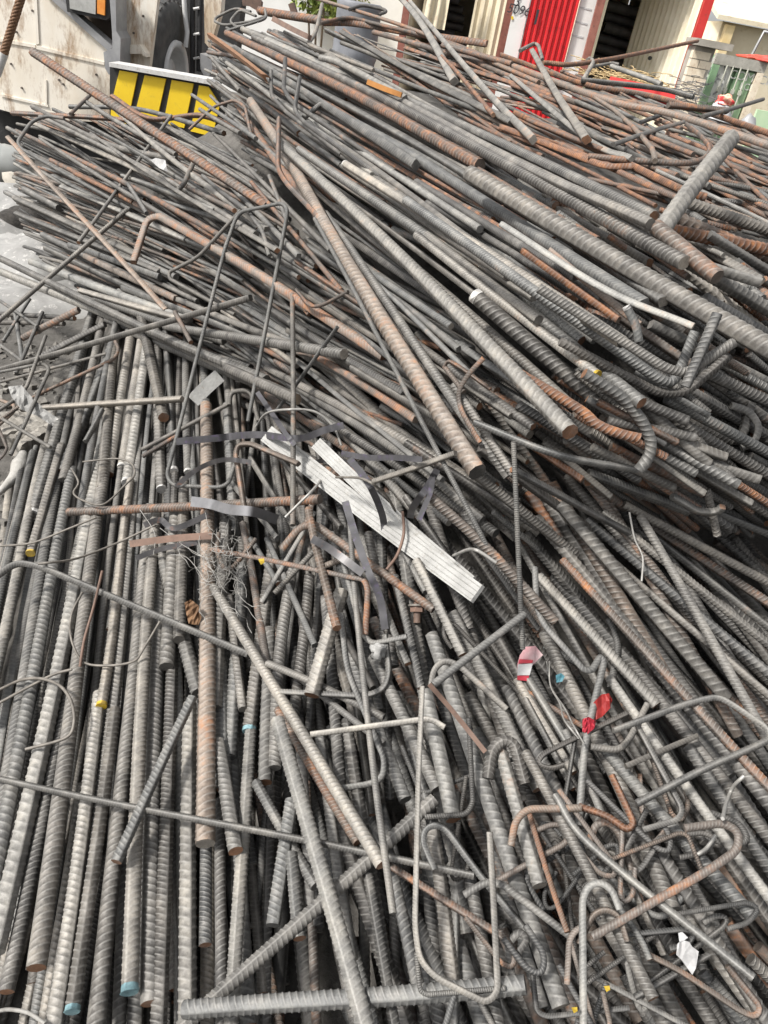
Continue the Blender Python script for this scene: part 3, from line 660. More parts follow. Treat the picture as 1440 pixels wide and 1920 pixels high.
# red painted channel lying behind the heap
ra, rb2 = on_y(1140, 160, 5.6), on_y(1262, 186, 5.6)
tag(MB().tube([ra, rb2], .05, 4, smooth=False).build('red_beam', REDFRAME), 'red painted steel beam lying behind the far bars', 'beam')
# ------------------------------------------------------------------ the reinforcing bars one can pick out, bottom of the heap first
# zone tone layer width(px at its middle) options | points ;  k=c curved, b bent, h hooked, u stirrup ; e= / s= paint on the last / first end ; L=label
TRACE = """
A g 1 17 | 62,848 -40,1290
A p 1 19 | 84,835 -30,1350
A g 1 20 e=white L=grey bar with a white-dipped tip at the edge of the left rubble | 165,620 62,965
A g 1 18 e=rust | 213,640 117,885
A g 2 16 e=yellow L=pale bar with a yellow tip near the left picture edge | 115,835 57,1038
A g 1 24 | 112,880 -15,1640
A g 1 24 | 135,880 -20,1690
A p 1 29 | 190,840 -10,1785
A d 1 22 | 165,1100 12,1860
A g 1 27 e=rust L=grey bar whose brown end stops above the lower left corner | 205,830 68,1815
A p 2 17 e=yellow L=slim pale bar with a yellow tip amid the near left row | 245,900 190,1325
A g 1 25 | 262,820 200,1425 93,1930 k=c
A p 1 28 | 186,1300 97,1940
A g 1 27 | 280,950 178,1940
A g 2 24 e=blue L=grey bar with a pale blue tip at the bottom left | 216,1330 135,1898
A p 2 25 e=blue L=grey bar with a pale blue tip, second from the bottom left corner | 293,960 243,1862
A g 1 26 e=rust L=bar with a rusty cut end low in the near left row | 302,1040 281,1882
A d 1 27 | 325,1180 296,1940
A p 1 32 | 356,1320 352,1940
A g 1 24 | 283,967 372,1300
A g 1 24 | 330,960 312,1250
A g 1 21 | 345,900 336,1200
A g 1 26 | 408,1160 420,1480
A g 1 26 | 424,980 402,1330
A g 1 24 | 455,1060 430,1420
A g 1 16 | 430,1120 455,1330
A d 1 21 | 388,1500 385,1772
A d 1 22 | 412,1500 420,1900
A p 1 26 | 470,1370 436,1905
A g 1 26 | 408,1390 442,1596 e=rust L=grey bar with a brown sawn end right of the tan bar
A t 3 29 e=pale L=tan rust-coloured bar standing out vertically in the near left row | 386,760 385,1582
A g 3 20 e=rust L=grey bar lying askew over the near left row | 361,1308 218,1616
A p 1 17 e=rust L=bar with an orange cut end above the rusty cross bar | 247,622 203,890
A g 1 17 e=rust L=bar with a rusty end just below and left of an orange-ended one | 220,622 189,918
A p 1 14 e=white L=thin bar with a white tip in the upper left row | 263,640 228,876
A p 1 18 e=white L=bar with a round white tip below the thin white-tipped one | 277,640 238,906
A g 1 17 e=white L=bar with a white cut end right of the dark gap in the row | 298,690 303,918
A g 1 14 e=white | 313,660 326,884
A g 1 13 e=white | 353,700 353,886
A g 2 19 e=rust L=short grey bar leaning out of the row below the crossing bars | 276,643 307,783
A g 2 10 L=short thin bar stub lying in the gap of the left row | 192,768 160,828
A g 1 14 | 178,660 118,900
A d 1 12 | 200,700 150,960
A g 1 16 | 235,960 208,1180
A d 1 16 | 385,780 420,980
A g 1 18 | 425,760 440,1000
B g 1 24 | 505,1180 497,1467 e=rust
B g 1 22 | 548,1060 523,1240 515,1440 k=c
B g 1 24 | 515,1010 467,1372 e=blue L=bar with a turquoise painted tip right of the tan bar
B d 1 20 | 580,1080 545,1380
B d 1 22 | 610,1120 640,1500
B d 1 22 | 560,1350 580,1700
B g 1 20 | 480,1467 592,1662
B g 1 26 | 547,1500 512,1735
B g 1 24 | 546,1600 562,1760
B g 1 23 | 600,1380 660,1800
B d 1 23 | 650,1350 720,1800
B d 1 24 | 720,1560 790,1880
B d 1 22 | 745,1300 830,1620
B g 1 22 | 700,1230 820,1480
B d 1 22 | 690,1640 740,1930
B g 1 26 | 812,1560 850,1850
B d 1 24 | 880,1640 930,1900
B g 1 22 | 640,1150 668,1260 760,1500 k=c
B r 2 16 e=rust L=rust-brown bar lying just under the long shiny bar in the middle | 520,1330 670,1580
B g 2 26 L=long grey bar crossing low over the others to the upper right | 338,1928 815,1498
B g 2 33 e=dark L=very thick bar lying level across the bottom centre | 345,1893 985,1846
B p 3 32 L=thick pale bar with saw-tooth ribs running out at the bottom centre | 520,1350 692,1955
B p 3 20 e=rust L=long smooth pale bar slanting over the middle, ending below centre | 400,1100 716,1622
B g 2 13 L=long thin ribbed bar crossing the near row almost level | -20,1456 890,1642
B g 3 14 k=b L=thin bar bent at its left end over the near left row | -8,1082 30,1054 75,1062 467,1227
B p 3 28 e=rust L=short thick pale bar with a rusty sawn end near the centre | 641,1108 584,1304
B r 4 16 e=rust L=rusty smooth rod pointing down below the white strip | 578,955 593,1027 632,1178 k=c
B r 3 14 k=b L=brown ribbed bar bent over at the top beneath the white strip | 528,1030 563,987 590,983 813,1143
B g 3 11 k=h e=pale L=thin rod with a hook turning right near the centre | 640,1040 677,1177 693,1208 763,1193
B r 3 10 k=b L=thin rusty rod bent down like a door frame near the centre | 395,1030 480,1045 660,1083 683,1086 690,1105 685,1190
B g 3 12 k=h L=thin ribbed rod curling back to the left below the centre | 640,1150 650,1255 722,1425 718,1458 695,1470 640,1478
B g 3 11 k=c L=long thin ribbed rod hanging down the middle of the tangle | 655,960 667,1130 700,1440 737,1713
B p 3 12 k=h L=level thin rod with its right end bent down, middle of the tangle | 583,1377 807,1347 834,1364
B p 4 13 k=u L=big open loop of smooth rod at the bottom centre | 792,1287 785,1440 778,1740 787,1800 817,1833 913,1881 934,1860 925,1680 918,1560
B p 2 27 e=rust L=thick pale bar with a rusty cut end right of the big loop | 797,1297 850,1538
B g 2 29 e=pale L=thick grey bar running down the centre right to the bottom | 810,1190 1052,1888
B p 3 18 e=rust L=slim pale bar with a brown end below the folded white strip | 780,1050 867,1228
B g 2 24 | 850,1150 1010,1480
B g 4 13 L=thin bar sticking out to the upper right beside the red and white tape | 984,1151 812,1284
B g 2 12 k=h L=thin rod bent into a small arch beside the thin crossing bar | 808,1288 813,1255 833,1237 860,1247 950,1330
B g 3 13 k=h L=rod bent into an arch low in the centre right tangle | 815,1630 793,1580 796,1556 814,1545 838,1556 893,1633 985,1745
B g 3 13 k=h L=thin rod with its tip bent down over the thick central bar | 870,1678 913,1653 942,1658 1075,1760
B r 2 15 L=brown rod carrying on from the end of the long shiny bar | 718,1615 968,1772
B d 1 14 | 640,1185 700,1290
B g 1 12 | 560,1270 720,1395
B g 2 13 k=h L=thin bar bent back at its right end under the short thick bar | 500,1243 590,1280 720,1345
B g 2 12 k=u L=thin rod sweeping up in a U below the lump of mortar | 525,1297 690,1305 722,1290 730,1260 722,1190
B g 2 12 | 500,1010 590,1210
B g 2 11 | 470,1010 522,1095 e=rust
B g 2 11 | 615,1005 515,1112
B g 2 10 | 590,960 490,1130
B t 2 12 | 665,1040 612,1060
B g 1 16 | 620,1000 680,1200
B d 1 17 | 690,1000 740,1250
B d 1 16 | 740,1080 790,1290
B d 1 20 | 820,1020 880,1180
B g 1 15 | 700,1090 765,1245 e=rust
C p 1 16 L=pale ribbed bar along the foot of the right heap | 1170,945 1450,1098
C r 1 18 L=brown dusty bar beneath the pale one at the foot of the right heap | 1220,985 1455,1140
C g 1 15 | 1200,985 1455,1185
C g 1 16 | 1130,960 1460,1225
C d 1 18 | 1100,975 1450,1270
C g 1 15 | 1090,1000 1250,1140 1460,1320 k=c
C g 3 18 L=steep grey bar crossing over the others on the right slope | 1200,967 1280,1105 1455,1415 k=c
C g 2 25 L=thick grey ribbed bar on the right slope, leftmost thick one | 1050,945 1362,1310
C g 1 22 | 1005,970 1290,1320
C d 1 20 | 985,1000 1140,1190
C r 2 18 L=long rust-streaked bar running down the right slope | 1055,1050 1460,1495
C d 1 26 | 1040,1080 1372,1455
C d 1 25 | 1120,1110 1440,1500
C d 1 24 | 1180,1240 1470,1600
C p 3 20 e=rust L=pale bar with a brown sawn end on the right slope | 1010,1080 1231,1323
C g 3 12 k=b L=thin rod with a V-shaped kink standing in the right-hand tangle | 1003,1063 1007,1157 1096,1257 1110,1257 1127,1229 1133,1240 1097,1390 1085,1548
C r 3 19 e=rust L=rusty ribbed bar ending above the red and white tape | 800,925 915,1030 1041,1166 k=c
C g 3 10 L=thin upright rod whose foot is wrapped in red and white tape | 963,828 980,1217
C g 2 24 | 1020,1187 1147,1440 1262,1706 k=c
C p 2 16 L=pale slim bar below the red and white tape, left of a pair | 968,1275 1075,1450
C p 2 16 | 990,1272 1092,1440
C d 1 22 | 930,1190 1060,1430
C d 1 24 | 950,1290 1080,1560
C p 3 20 L=pale ribbed bar running to the right edge of the tangle | 1142,1270 1452,1692
C g 4 13 k=u L=wide grey stirrup lying over the bars at the right edge | 1150,1370 1293,1317 1345,1306 1372,1320 1437,1364 1446,1384 1420,1398 1320,1441 1193,1507
C g 3 12 k=h L=thin rod turned up in a curve beside the red plastic | 1107,1400 1160,1407 1178,1390 1214,1320
C g 3 12 L=short ribbed rod lying crosswise below the wide stirrup's corner | 1307,1380 1173,1437
C g 3 12 k=h L=thin rod hooked back to the left above the rusty hook | 1195,1360 1280,1517 1272,1537 1205,1556
C r 5 14 k=h e=rust L=rusty bar with a hook at its upper right end, lower right | 1283,1553 1357,1543 1386,1560 1383,1594 1327,1633 1110,1757
C o 4 13 k=h L=rod with an orange rusted V-bend right of centre bottom | 1147,1453 1190,1545 1176,1557 1140,1530 1085,1512
C t 4 13 k=h L=tan rod bent down at its left end below centre right | 1090,1515 1058,1516 987,1517 966,1540 958,1586
C p 3 26 e=pale L=short thick pale bar with a rounded top in the lower right tangle | 934,1393 1012,1661
C d 3 22 k=h L=dark curled bar end beside the short thick pale bar | 915,1460 922,1405 945,1385 965,1395 985,1470
C o 3 11 L=thin orange-flecked ribbed rod between two thick pale bars | 993,1527 1064,1748
C g 3 19 e=rust L=grey bar with a rusty end low in the right-hand tangle | 985,1410 1225,1873
C p 4 15 L=long smooth pale rod slanting to the lower right corner | 1040,1490 1110,1587 1413,1834 k=c
C r 3 12 k=u L=brown rod looped back on itself at the lower right corner | 1215,1790 1270,1817 1390,1897 1417,1907 1427,1889 1363,1810
C p 5 13 k=u L=tall pale U-shaped rod at the bottom right of centre | 1094,1935 1092,1685 1103,1661 1124,1653 1147,1667 1162,1705
C r 4 12 k=h L=short brown hooked rod left of the tall U-shaped rod | 1063,1845 1067,1763 1079,1743 1100,1735
C r 3 12 k=h L=small brown arch of rod right of the tall U-shaped rod | 1085,1770 1113,1713 1137,1703 1162,1718 1176,1765
C r 2 13 k=h L=brown arch of rod above the tall U-shaped rod | 1105,1580 1117,1545 1140,1540 1162,1560 1203,1700
C g 2 13 k=h L=rod bent over at its top, left of the white paper tag | 1120,1610 1138,1595 1158,1605 1180,1650 1245,1790
C g 2 12 k=u L=grey rod doubled back in a narrow loop near the bottom right | 1165,1730 1180,1830 1200,1895 1212,1890 1205,1835 1190,1760
C d 2 18 | 1205,1500 1407,1727
C g 2 22 e=pale | 1130,1400 1415,1722
C d 1 25 | 1230,1410 1480,1780
C d 1 25 | 1290,1400 1480,1680
C g 1 24 | 1180,1560 1420,1900
C d 1 26 | 1240,1600 1440,1920
C g 2 15 k=c | 1190,1380 1260,1500 1320,1580
C g 2 13 | 1060,1370 1130,1530
C g 2 12 | 985,1310 1075,1480
C d 2 12 k=h | 1145,1290 1160,1210 1150,1175 1140,1160
C g 3 12 k=c e=rust L=short bent rod near the bottom right, above the loop | 1160,1700 1200,1760 1218,1800
C g 1 14 | 1020,1210 1085,1245
C d 2 14 k=h L=dark rod bent round near the bottom centre right | 970,1790 990,1760 975,1745 950,1770 960,1830
C g 2 11 | 1110,1830 1280,1920
C d 2 12 | 1190,1870 1330,1790
M g 1 16 | 540,620 900,850
M d 1 16 | 480,560 760,740
M g 1 17 | 557,727 757,853 905,975 k=c
M g 1 17 | 500,690 800,850 1010,1000 k=c
M g 1 11 | 560,680 830,900
M d 1 16 | 600,780 930,1000
M g 1 14 | 640,560 960,780
M d 1 14 | 720,600 1000,800
M g 1 15 | 700,540 990,730
M g 1 15 | 660,690 900,830
M d 1 15 | 760,830 1010,990
M g 1 18 | 880,880 1080,1040
M d 1 18 | 900,840 1130,1010
M d 1 14 | 960,880 1200,1010
M g 1 10 | 470,430 760,640
M g 1 9 | 500,470 780,650
M g 1 9 | 530,480 730,600
M r 1 9 | 555,490 690,580
M g 1 11 | 570,430 860,655 e=yellow
M g 1 12 e=pale | 600,450 846,612
M g 2 10 | 650,480 880,700
M r 2 14 k=c L=rusty thin bar curving over the middle slope | 560,660 590,667 680,720 780,787
M g 2 16 L=slim grey bar passing close under the big rusty one | 610,400 667,480 863,770 953,893 k=c
M g 3 9 k=c L=long thin rod running down the middle to the steel straps | 590,410 627,480 693,597 773,757 880,960 925,1050
M t 4 25 e=dark L=big pinkish rust bar pointing down the middle of the slope | 470,190 545,305 643,479 895,885 k=c
M p 4 25 e=rust L=thick pale tan bar with a rusty sawn end on the middle slope | 520,265 1069,810
M g 3 17 e=pale L=pale-ended pipe lying level left of the middle | 310,612 645,664
M t 4 15 k=b e=rust L=tan ribbed bar bent down at its upper left end | 250,492 276,412 297,404 480,510 720,668
M p 3 17 e=pale L=long pale bar from the left edge to the middle, lower of a pair | -10,505 280,622 556,749 k=c
M g 3 15 L=long grey bar from the left edge, upper of a pair | -5,482 283,621 500,712 k=c
M p 2 14 | 57,490 207,547 356,600 k=c
M g 4 8 k=u L=large thin stirrup standing up over the left middle | 440,870 430,905 413,914 325,911 312,893 333,813 420,470 446,398 530,380 540,394 465,790
M g 4 8 k=b L=thin rod bent to a corner inside the large stirrup | 452,394 372,483 317,510 318,523 440,590
M g 4 10 L=upright thin rod beside the top of the white strip | 548,552 549,985
M r 3 7 k=h L=thin rusty rod with an upturned end on the middle slope | 555,543 580,575 602,574 653,547
M g 3 8 L=short thin rod lying crosswise left of the middle | 633,613 517,772
M r 4 10 k=h L=brown rod end curling upward right of the middle | 907,671 875,705 858,736 863,768 900,830
M p 4 12 e=rust L=short pipe lying crosswise by the foot of the big rusty bar | 854,850 700,903
M g 4 12 L=ribbed thin bar lying across the pair from the left edge | -5,695 267,617 470,558
M g 4 7 L=thin rod leaning over the left heap, upper of two | 321,217 147,455
M g 4 9 L=long thin rod leaning over the left heap down to the left edge | 239,393 -8,606
M p 4 12 e=pale L=flat pair of slim bars lying level over the left row | 40,767 342,748
M r 4 16 s=rust L=rusty ribbed bar lying level across the top of the near left row | 128,960 370,949 600,936
M g 3 9 L=thin rod pointing up right beside the grey folded plate | 266,843 430,757
M r 3 8 | 267,856 330,818
M r 4 11 k=u L=rusty rod bent into a frame left of the white strip | 560,870 470,832 447,834 442,850 460,965
M g 3 9 k=b | 430,760 432,735 470,730 485,790
M r 2 9 k=h | 410,1000 405,1030 425,1080 480,1010
M g 2 12 | 430,900 520,1010
M g 2 12 | 470,860 560,1000
M d 2 12 | 520,850 640,990
M r 1 13 | 455,980 500,1250
M g 2 16 | 675,880 800,1110
M d 2 15 | 760,930 850,1060
M g 2 17 | 870,960 960,1110
M d 2 12 | 880,1000 1010,1180
M g 2 11 | 925,960 1010,1030
M g 4 14 L=grey bar with rust patches ending in the bend right of the middle | 890,792 1047,853 1195,881 k=c
M g 2 16 | 850,720 963,890
M r 2 10 | 835,690 870,735
M r 2 8 k=h | 832,690 840,675 865,690 920,730
M g 3 20 e=tan L=tan pipe end just above the white strip | 425,690 556,749
L g 1 11 | 10,360 330,520
L g 1 11 | 30,400 300,510
L g 1 13 e=pale L=grey bar with its end showing against the white sacks | 28,372 260,480
L g 1 13 | 80,440 290,540
L g 1 12 | 85,465 320,575
L g 1 12 | 100,330 420,480
L p 1 11 | 115,350 350,450
L g 1 12 | 45,355 110,390
L d 1 10 | 70,295 420,470
L t 1 12 | 160,480 330,560
L g 1 12 | 130,460 300,520
L p 2 10 | 60,230 400,385
L g 2 10 | 70,215 300,330 480,440 k=c
L g 2 9 | 100,205 420,390
L r 2 9 | 22,212 230,225 300,250 k=c
L g 2 9 | 14,240 250,350
L r 2 10 | 30,245 480,480
L r 2 10 | 95,300 360,440
L o 2 9 | 140,325 250,380
L g 2 9 | 75,260 470,500
L p 2 11 | 230,330 405,395
L r 2 9 | 330,340 440,395
L g 2 9 | 170,250 520,470
L g 2 10 | 60,200 200,270 330,300 k=c
L g 2 9 | 130,200 260,205 420,250 k=c
L p 2 9 | 200,190 500,430
L g 2 9 | 160,190 330,290
L r 3 10 k=c L=long bent bar lying in front of the yellow striped bumper | 210,180 280,222 380,217 470,258
L r 3 6 k=h L=thin rusty hook curving over the yellow striped bumper | 355,243 400,200 440,187 460,200 472,258
L g 3 8 k=c | 360,178 480,260
L g 3 8 | 375,205 450,250
L r 4 17 s=rust d0=3.0 L=thick brown ribbed bar rising above the left heap toward the truck | 61,97 500,386
L t 4 11 s=pale d0=3.6 L=tan ribbed bar standing out from the left edge over the sacks | 15,258 312,582
L r 4 9 | 328,585 358,642
L r 3 7 L=short dark rod sticking up in front of the white truck body | 178,170 132,214
L g 4 7 k=u L=thin stirrup corner at the upper left of the left heap | 120,222 88,217 60,227 32,267 40,280 130,330 245,393
L g 3 8 | 240,345 275,400
L g 2 9 | 420,440 560,520
L g 2 8 k=c | 460,390 490,430 505,480
L g 2 9 | 390,300 560,480
L g 2 9 | 400,250 620,470
L d 2 9 | 380,330 470,400
L r 2 9 | 470,340 640,545
L g 2 8 | 505,330 540,420
L g 3 8 k=h | 300,330 330,360 345,345 365,300
L r 3 12 L=rusty-flecked ribbed bar poking out below the pair of long bars | 148,581 42,634
L d 3 12 | 197,608 78,668
L d 2 9 | -8,588 140,597
L d 2 9 | -8,605 120,607
L g 3 8 | 28,583 43,682
L g 3 7 | -6,642 62,692
L g 3 7 | 56,560 6,640
L d 3 7 | 80,585 30,700
L g 3 6 | -6,560 70,612
L g 4 6 L=thin straight rod fanning out over the dirt at the left | 200,663 -6,718
L r 4 7 k=h L=thin rod with a rusty rounded hook over the near left row | 216,640 223,655 215,673 60,745 -6,792
L g 4 7 k=u L=thin stirrup corner lying over the dirt at the left edge | -6,699 80,681 94,690 20,853
L g 4 7 k=h L=thin rod bent toward the left edge above the torn film | 86,629 50,727 33,746 -6,772
L g 4 7 L=short thin rod lying over the weathered planks | 5,786 95,839
L t 3 7 k=h | -6,748 28,760 26,772 -6,800
L r 3 6 k=h | -6,795 14,840 8,852 -6,866
L g 2 13 | 180,560 420,640
L g 2 13 | 230,540 480,640
L p 2 12 | 150,545 350,600
L d 1 14 | 200,600 470,690
L g 1 14 | 240,620 480,720
L g 1 12 | 330,560 560,650
R g 1 16 | 470,170 900,420 1130,560 k=c
R p 1 11 | 480,160 900,430
R g 1 10 | 470,170 880,450
R g 1 10 | 480,190 960,500
R g 1 10 | 470,200 950,520
R p 1 10 | 500,230 1000,560
R g 1 10 | 540,300 900,560
R r 1 9 | 480,215 720,380
R g 1 10 | 560,330 760,500
R d 1 13 | 800,380 1100,560
R d 1 14 | 780,340 1080,520
R p 1 12 | 430,130 700,330
R g 1 9 | 400,120 640,310
R g 1 9 | 390,150 600,330
R r 1 12 | 440,190 600,400
R g 1 8 | 395,180 560,330
R d 1 9 | 410,140 560,250
R g 1 17 | 800,440 1010,600
R g 2 18 | 560,280 880,500 1203,756 k=c e=rust L=mottled bar with a brown end near the bent-up bars
R p 2 16 e=yellow L=pale bar with a bright yellow tip on the right heap | 780,440 1121,704
R g 2 16 e=rust | 740,470 1064,754
R d 2 26 s=white L=dark thick bar with a whitish stub at its upper end | 888,552 1175,795
R p 3 20 s=white e=dark L=mottled pale bar starting with a white tip on the right heap | 647,308 960,505 1167,642 k=c
R g 3 18 k=b L=grey bar ending in an upturned L on the right heap, longest one | 760,375 1000,545 1236,712 1262,720 1276,690 1303,622
R g 3 18 k=b L=grey bar bent to the right at the heap's edge, upper of two | 1010,540 1250,692 1288,700 1312,682 1376,642
R d 3 17 k=b L=dark bar bent to the right at the heap's edge, lower of two | 1050,640 1236,738 1285,736 1310,715 1367,667
R g 4 15 e=white L=short stub sticking up with a pale cut end, right heap | 1198,640 1192,610 1174,574
R d 3 20 e=pale L=dark stub pointing up behind the L-shaped bar ends | 1285,725 1345,588
R r 2 18 | 1110,560 1290,680
R t 2 15 | 1030,470 1200,610
R o 2 15 | 980,470 1160,600
R p 3 14 e=pale | 940,420 1130,540 1300,612 k=c
R g 3 15 e=pale L=smooth-sided bar with a square-cut end on the right heap | 400,70 713,233 1243,566 k=c
R g 3 15 | 420,110 667,230 1207,570 k=c
R g 3 36 d0=2.05 d1=1.36 L=very thick bar with rust patches running off the right edge | 880,325 1462,662
R r 3 17 L=bar with a bright orange rust patch near the top of the right heap | 425,62 640,165 900,310
R d 4 17 e=pale L=long dark grey ribbed bar along the crest of the right heap | 475,70 740,196 1283,493 k=c
R g 3 15 | 440,90 780,310
R p 3 14 | 455,55 760,200
R p 3 13 | 500,75 700,170
R g 3 16 e=rust L=ribbed bar with a rusty end beside the two crossed stubs | 640,130 960,278 1226,406
R g 3 16 | 700,160 960,300 1220,420 k=c
R p 4 31 s=pale e=pale d0=1.56 d1=1.68 L=thick short stub rising to the right over the heap's crest | 1240,432 1372,258
R r 4 27 s=pale L=thick brown stub with a pale sawn end near the crest | 1228,424 1345,520
R r 3 24 L=thick rusty bar behind the crossed stubs, running off the right edge | 1245,400 1460,490
R o 3 22 | 1250,430 1455,470
R g 3 20 | 1290,380 1460,440
R g 3 18 | 1330,440 1460,520
R g 2 24 | 1290,490 1460,590
R g 2 22 e=pale | 1330,500 1425,530
R d 2 20 | 1320,560 1460,640
R r 2 14 | 1180,440 1290,520
E d 1 22 | 1180,640 1460,760
E d 1 20 | 1230,700 1460,830
E g 1 18 | 1290,650 1460,730
E d 1 18 k=h L=dark bar turned up in a U at the right edge | 1290,790 1372,828 1391,818 1409,755
E g 1 14 k=h L=grey loop of bar behind the dark upturned one | 1370,760 1405,770 1425,800 1415,830 1390,840
E o 2 19 k=c L=bar with an orange rusted curve under the heap's edge | 1040,740 1087,768 1120,796 1165,814 1200,822
E g 3 20 k=b L=thick grey bar with a rounded U-turn at the heap's edge | 1095,700 1170,745 1208,795 1222,830 1217,858 1198,882
E g 2 16 e=rust | 1150,740 1248,830
E d 2 15 e=pale | 1170,790 1247,832
E r 2 14 e=rust | 1190,795 1270,830
E d 2 18 e=pale | 1200,770 1290,790
E g 2 14 | 1290,730 1330,775
E g 2 14 e=rust | 1260,740 1330,780
E d 2 17 e=pale | 1210,830 1305,820
E g 2 19 e=pale | 1230,760 1330,870
E g 2 19 e=pale | 1270,840 1362,858
E g 2 17 e=pale L=stub with a light end low on the heap's right face | 1250,860 1305,888
E o 2 15 e=rust | 1225,850 1250,858
E g 2 15 e=pale | 1180,850 1232,893
E r 2 17 e=rust | 1215,880 1320,925
E p 2 15 e=pale | 1240,860 1320,925
E g 2 18 e=pale | 1290,860 1385,910
E g 2 20 e=pale | 1300,880 1425,900
E d 2 17 e=pale | 1170,930 1290,960 k=c
E g 2 16 e=pale L=level bar with a rounded end at the foot of the heap's face | 1173,928 1290,957
E r 2 16 e=pale | 1230,900 1310,955
E g 2 15 k=h e=rust | 1260,930 1310,960 1345,960 1355,950
E g 2 14 e=pale | 1090,870 1145,930
E o 2 14 e=rust | 1040,860 1092,900
E g 2 18 e=rust | 1320,790 1440,850
E d 2 19 e=pale | 1340,830 1460,900
E g 2 16 e=pale | 1380,700 1460,740
E g 2 15 e=pale | 1330,900 1410,945
E g 2 14 e=rust | 1360,690 1405,700
E r 2 13 e=rust | 1355,660 1400,700
E d 2 14 | 1375,860 1375,900
E g 2 15 e=pale | 1180,880 1265,915
E d 1 18 | 1120,820 1290,920
E d 1 18 | 1040,800 1200,900
E g 1 16 | 1350,910 1460,975
E d 1 16 | 1400,900 1460,940
E o 2 14 e=rust | 1390,910 1450,950
E g 1 15 e=pale | 1370,985 1440,1000
E g 2 15 e=rust | 1395,960 1345,1005
E d 1 18 | 1280,930 1370,990
T r 1 9 | 700,60 1000,150
T r 1 9 | 760,90 1100,200
T g 1 9 | 640,80 900,190
T g 1 9 | 620,95 960,230
T g 2 12 | 640,60 780,140 960,230 k=c
T r 1 9 | 900,120 1250,260
T r 1 9 | 960,160 1300,290
T r 1 10 | 1000,230 1270,330
T g 1 10 | 1060,230 1330,350
T r 1 10 | 1130,240 1450,350
T g 1 10 | 1080,190 1350,300
T d 1 9 | 930,190 1120,280
T r 1 9 | 1250,250 1460,330
T g 1 9 | 1280,330 1460,390
T r 1 9 | 1330,270 1460,400
T r 1 9 | 1370,310 1460,350
T g 1 9 | 1230,320 1460,430
T r 1 10 | 1050,270 1290,380
T o 2 14 L=long orange-rusted bar on the far side of the right heap | 965,212 1140,290 1280,357 1324,370 k=c
T o 2 12 k=c L=orange bar sagging in a curve on the far right heap | 940,238 1060,283 1133,310 1185,312
T t 3 9 k=c L=tan rod arching down to the right on the far heap | 1040,160 1103,177 1160,213 1218,273 1228,302
T r 3 10 k=u L=rusty rod swept into a wide curve on the far heap | 1103,293 1193,302 1293,307 1323,298 1333,277 1313,253 1287,233
T p 3 11 k=c L=pale rod lying across the far right heap | 958,142 1100,260 1185,298
T g 3 9 L=thin dark rod lying crosswise on the far right heap | 1150,271 1282,229
T d 3 8 | 1200,230 1238,216
T t 3 12 L=long tan bar along the skyline of the right heap, lower one | 960,123 1137,187 1283,220 1460,280 k=c
T r 3 11 L=long brown ribbed bar along the skyline of the right heap, upper one | 940,103 1093,157 1260,190 1460,258 k=c
T r 3 12 | 1253,197 1364,208
T g 3 8 L=thin rod pointing at the green container | 1318,218 1431,186
T o 4 8 k=c L=long thin rusty rod raised in front of the open container | 1018,118 1107,117 1308,77
T p 4 14 L=pale stub poking up through the far heap by the red panel | 998,95 1040,170 1100,262 k=c
T p 4 12 s=pale L=pale ribbed bar leaning up over the crest, right of a pair | 768,2 905,163 1000,262
T p 4 13 L=pale ribbed bar leaning up over the crest, left of a pair | 742,-12 852,153
T o 4 8 L=thin orange rod at the foot of the leaning pale pair | 828,105 925,216
T r 3 13 s=rust L=stout brown ribbed bar at the heap's top left | 485,20 600,38
T r 3 13 e=rust k=c L=stout ribbed bar lying along the top of the heap | 603,42 667,44 780,63 913,82
T r 3 8 k=c L=thin brown rod bowed over the stout ribbed one | 600,44 653,34 713,47 830,76 920,110
T t 3 8 k=c L=thin tan rod crossing high up before the dark doorway | 585,-5 740,43 860,90 1010,155
T p 4 8 k=h L=thin pale rod with a raised crook at the heap's top left | 604,8 593,60 577,82 592,90 700,132
T d 4 9 k=h L=dark upturned rod end, left of a pair on the upper heap | 535,110 530,165 547,192 740,322
T d 4 9 k=h L=dark upturned rod end, right of a pair on the upper heap | 562,145 552,207 568,228 770,372
T d 3 8 k=h L=short ribbed upturned rod end left of the dark pair | 508,133 508,178 530,205 640,290
T r 4 10 k=h L=brown upright rod end above the left stirrup | 523,222 521,317 538,345 600,410
T g 3 10 | 601,196 569,221
T p 3 12 e=dark L=whitish mortar-crusted bar high on the right heap | 603,97 692,150
T p 3 11 | 600,108 640,120 760,185
T g 4 5 k=u L=flattened stirrup on the top left of the heap, outermost | 470,22 440,15 405,33 402,40 420,48 475,40 500,30
T g 4 5 k=u L=flattened stirrup on the top left of the heap, inner one | 480,30 450,18 430,40 445,52 490,38
T g 4 5 k=b L=thin bent rod lying above the flattened stirrups | 425,58 500,35 497,18
T g 3 8 | 398,110 450,170
T r 3 7 | 390,98 450,108
T p 3 9 | 425,118 520,190
T d 4 6 k=h L=thin grey hooked rod before the white wall at the top | 655,18 680,9 730,20 710,28
T r 3 9 | 990,225 1130,280
T r 3 10 | 830,85 960,120
T g 3 7 k=u L=thin pale loop of rod in front of the red panel | 975,95 1002,81 1010,86 1017,112
T g 3 6 k=b L=thin pale rod with a kinked tip near the container opening | 1110,125 1148,118 1160,121
T p 3 8 k=h L=short pale hooked bar end in front of the container post | 1093,150 1113,117 1107,109 1102,112
T p 3 9 L=pale rust-flecked bar end before the wire bales | 1146,124 1240,158
T g 3 11 | 1090,150 1230,165 1300,182 k=c
"""
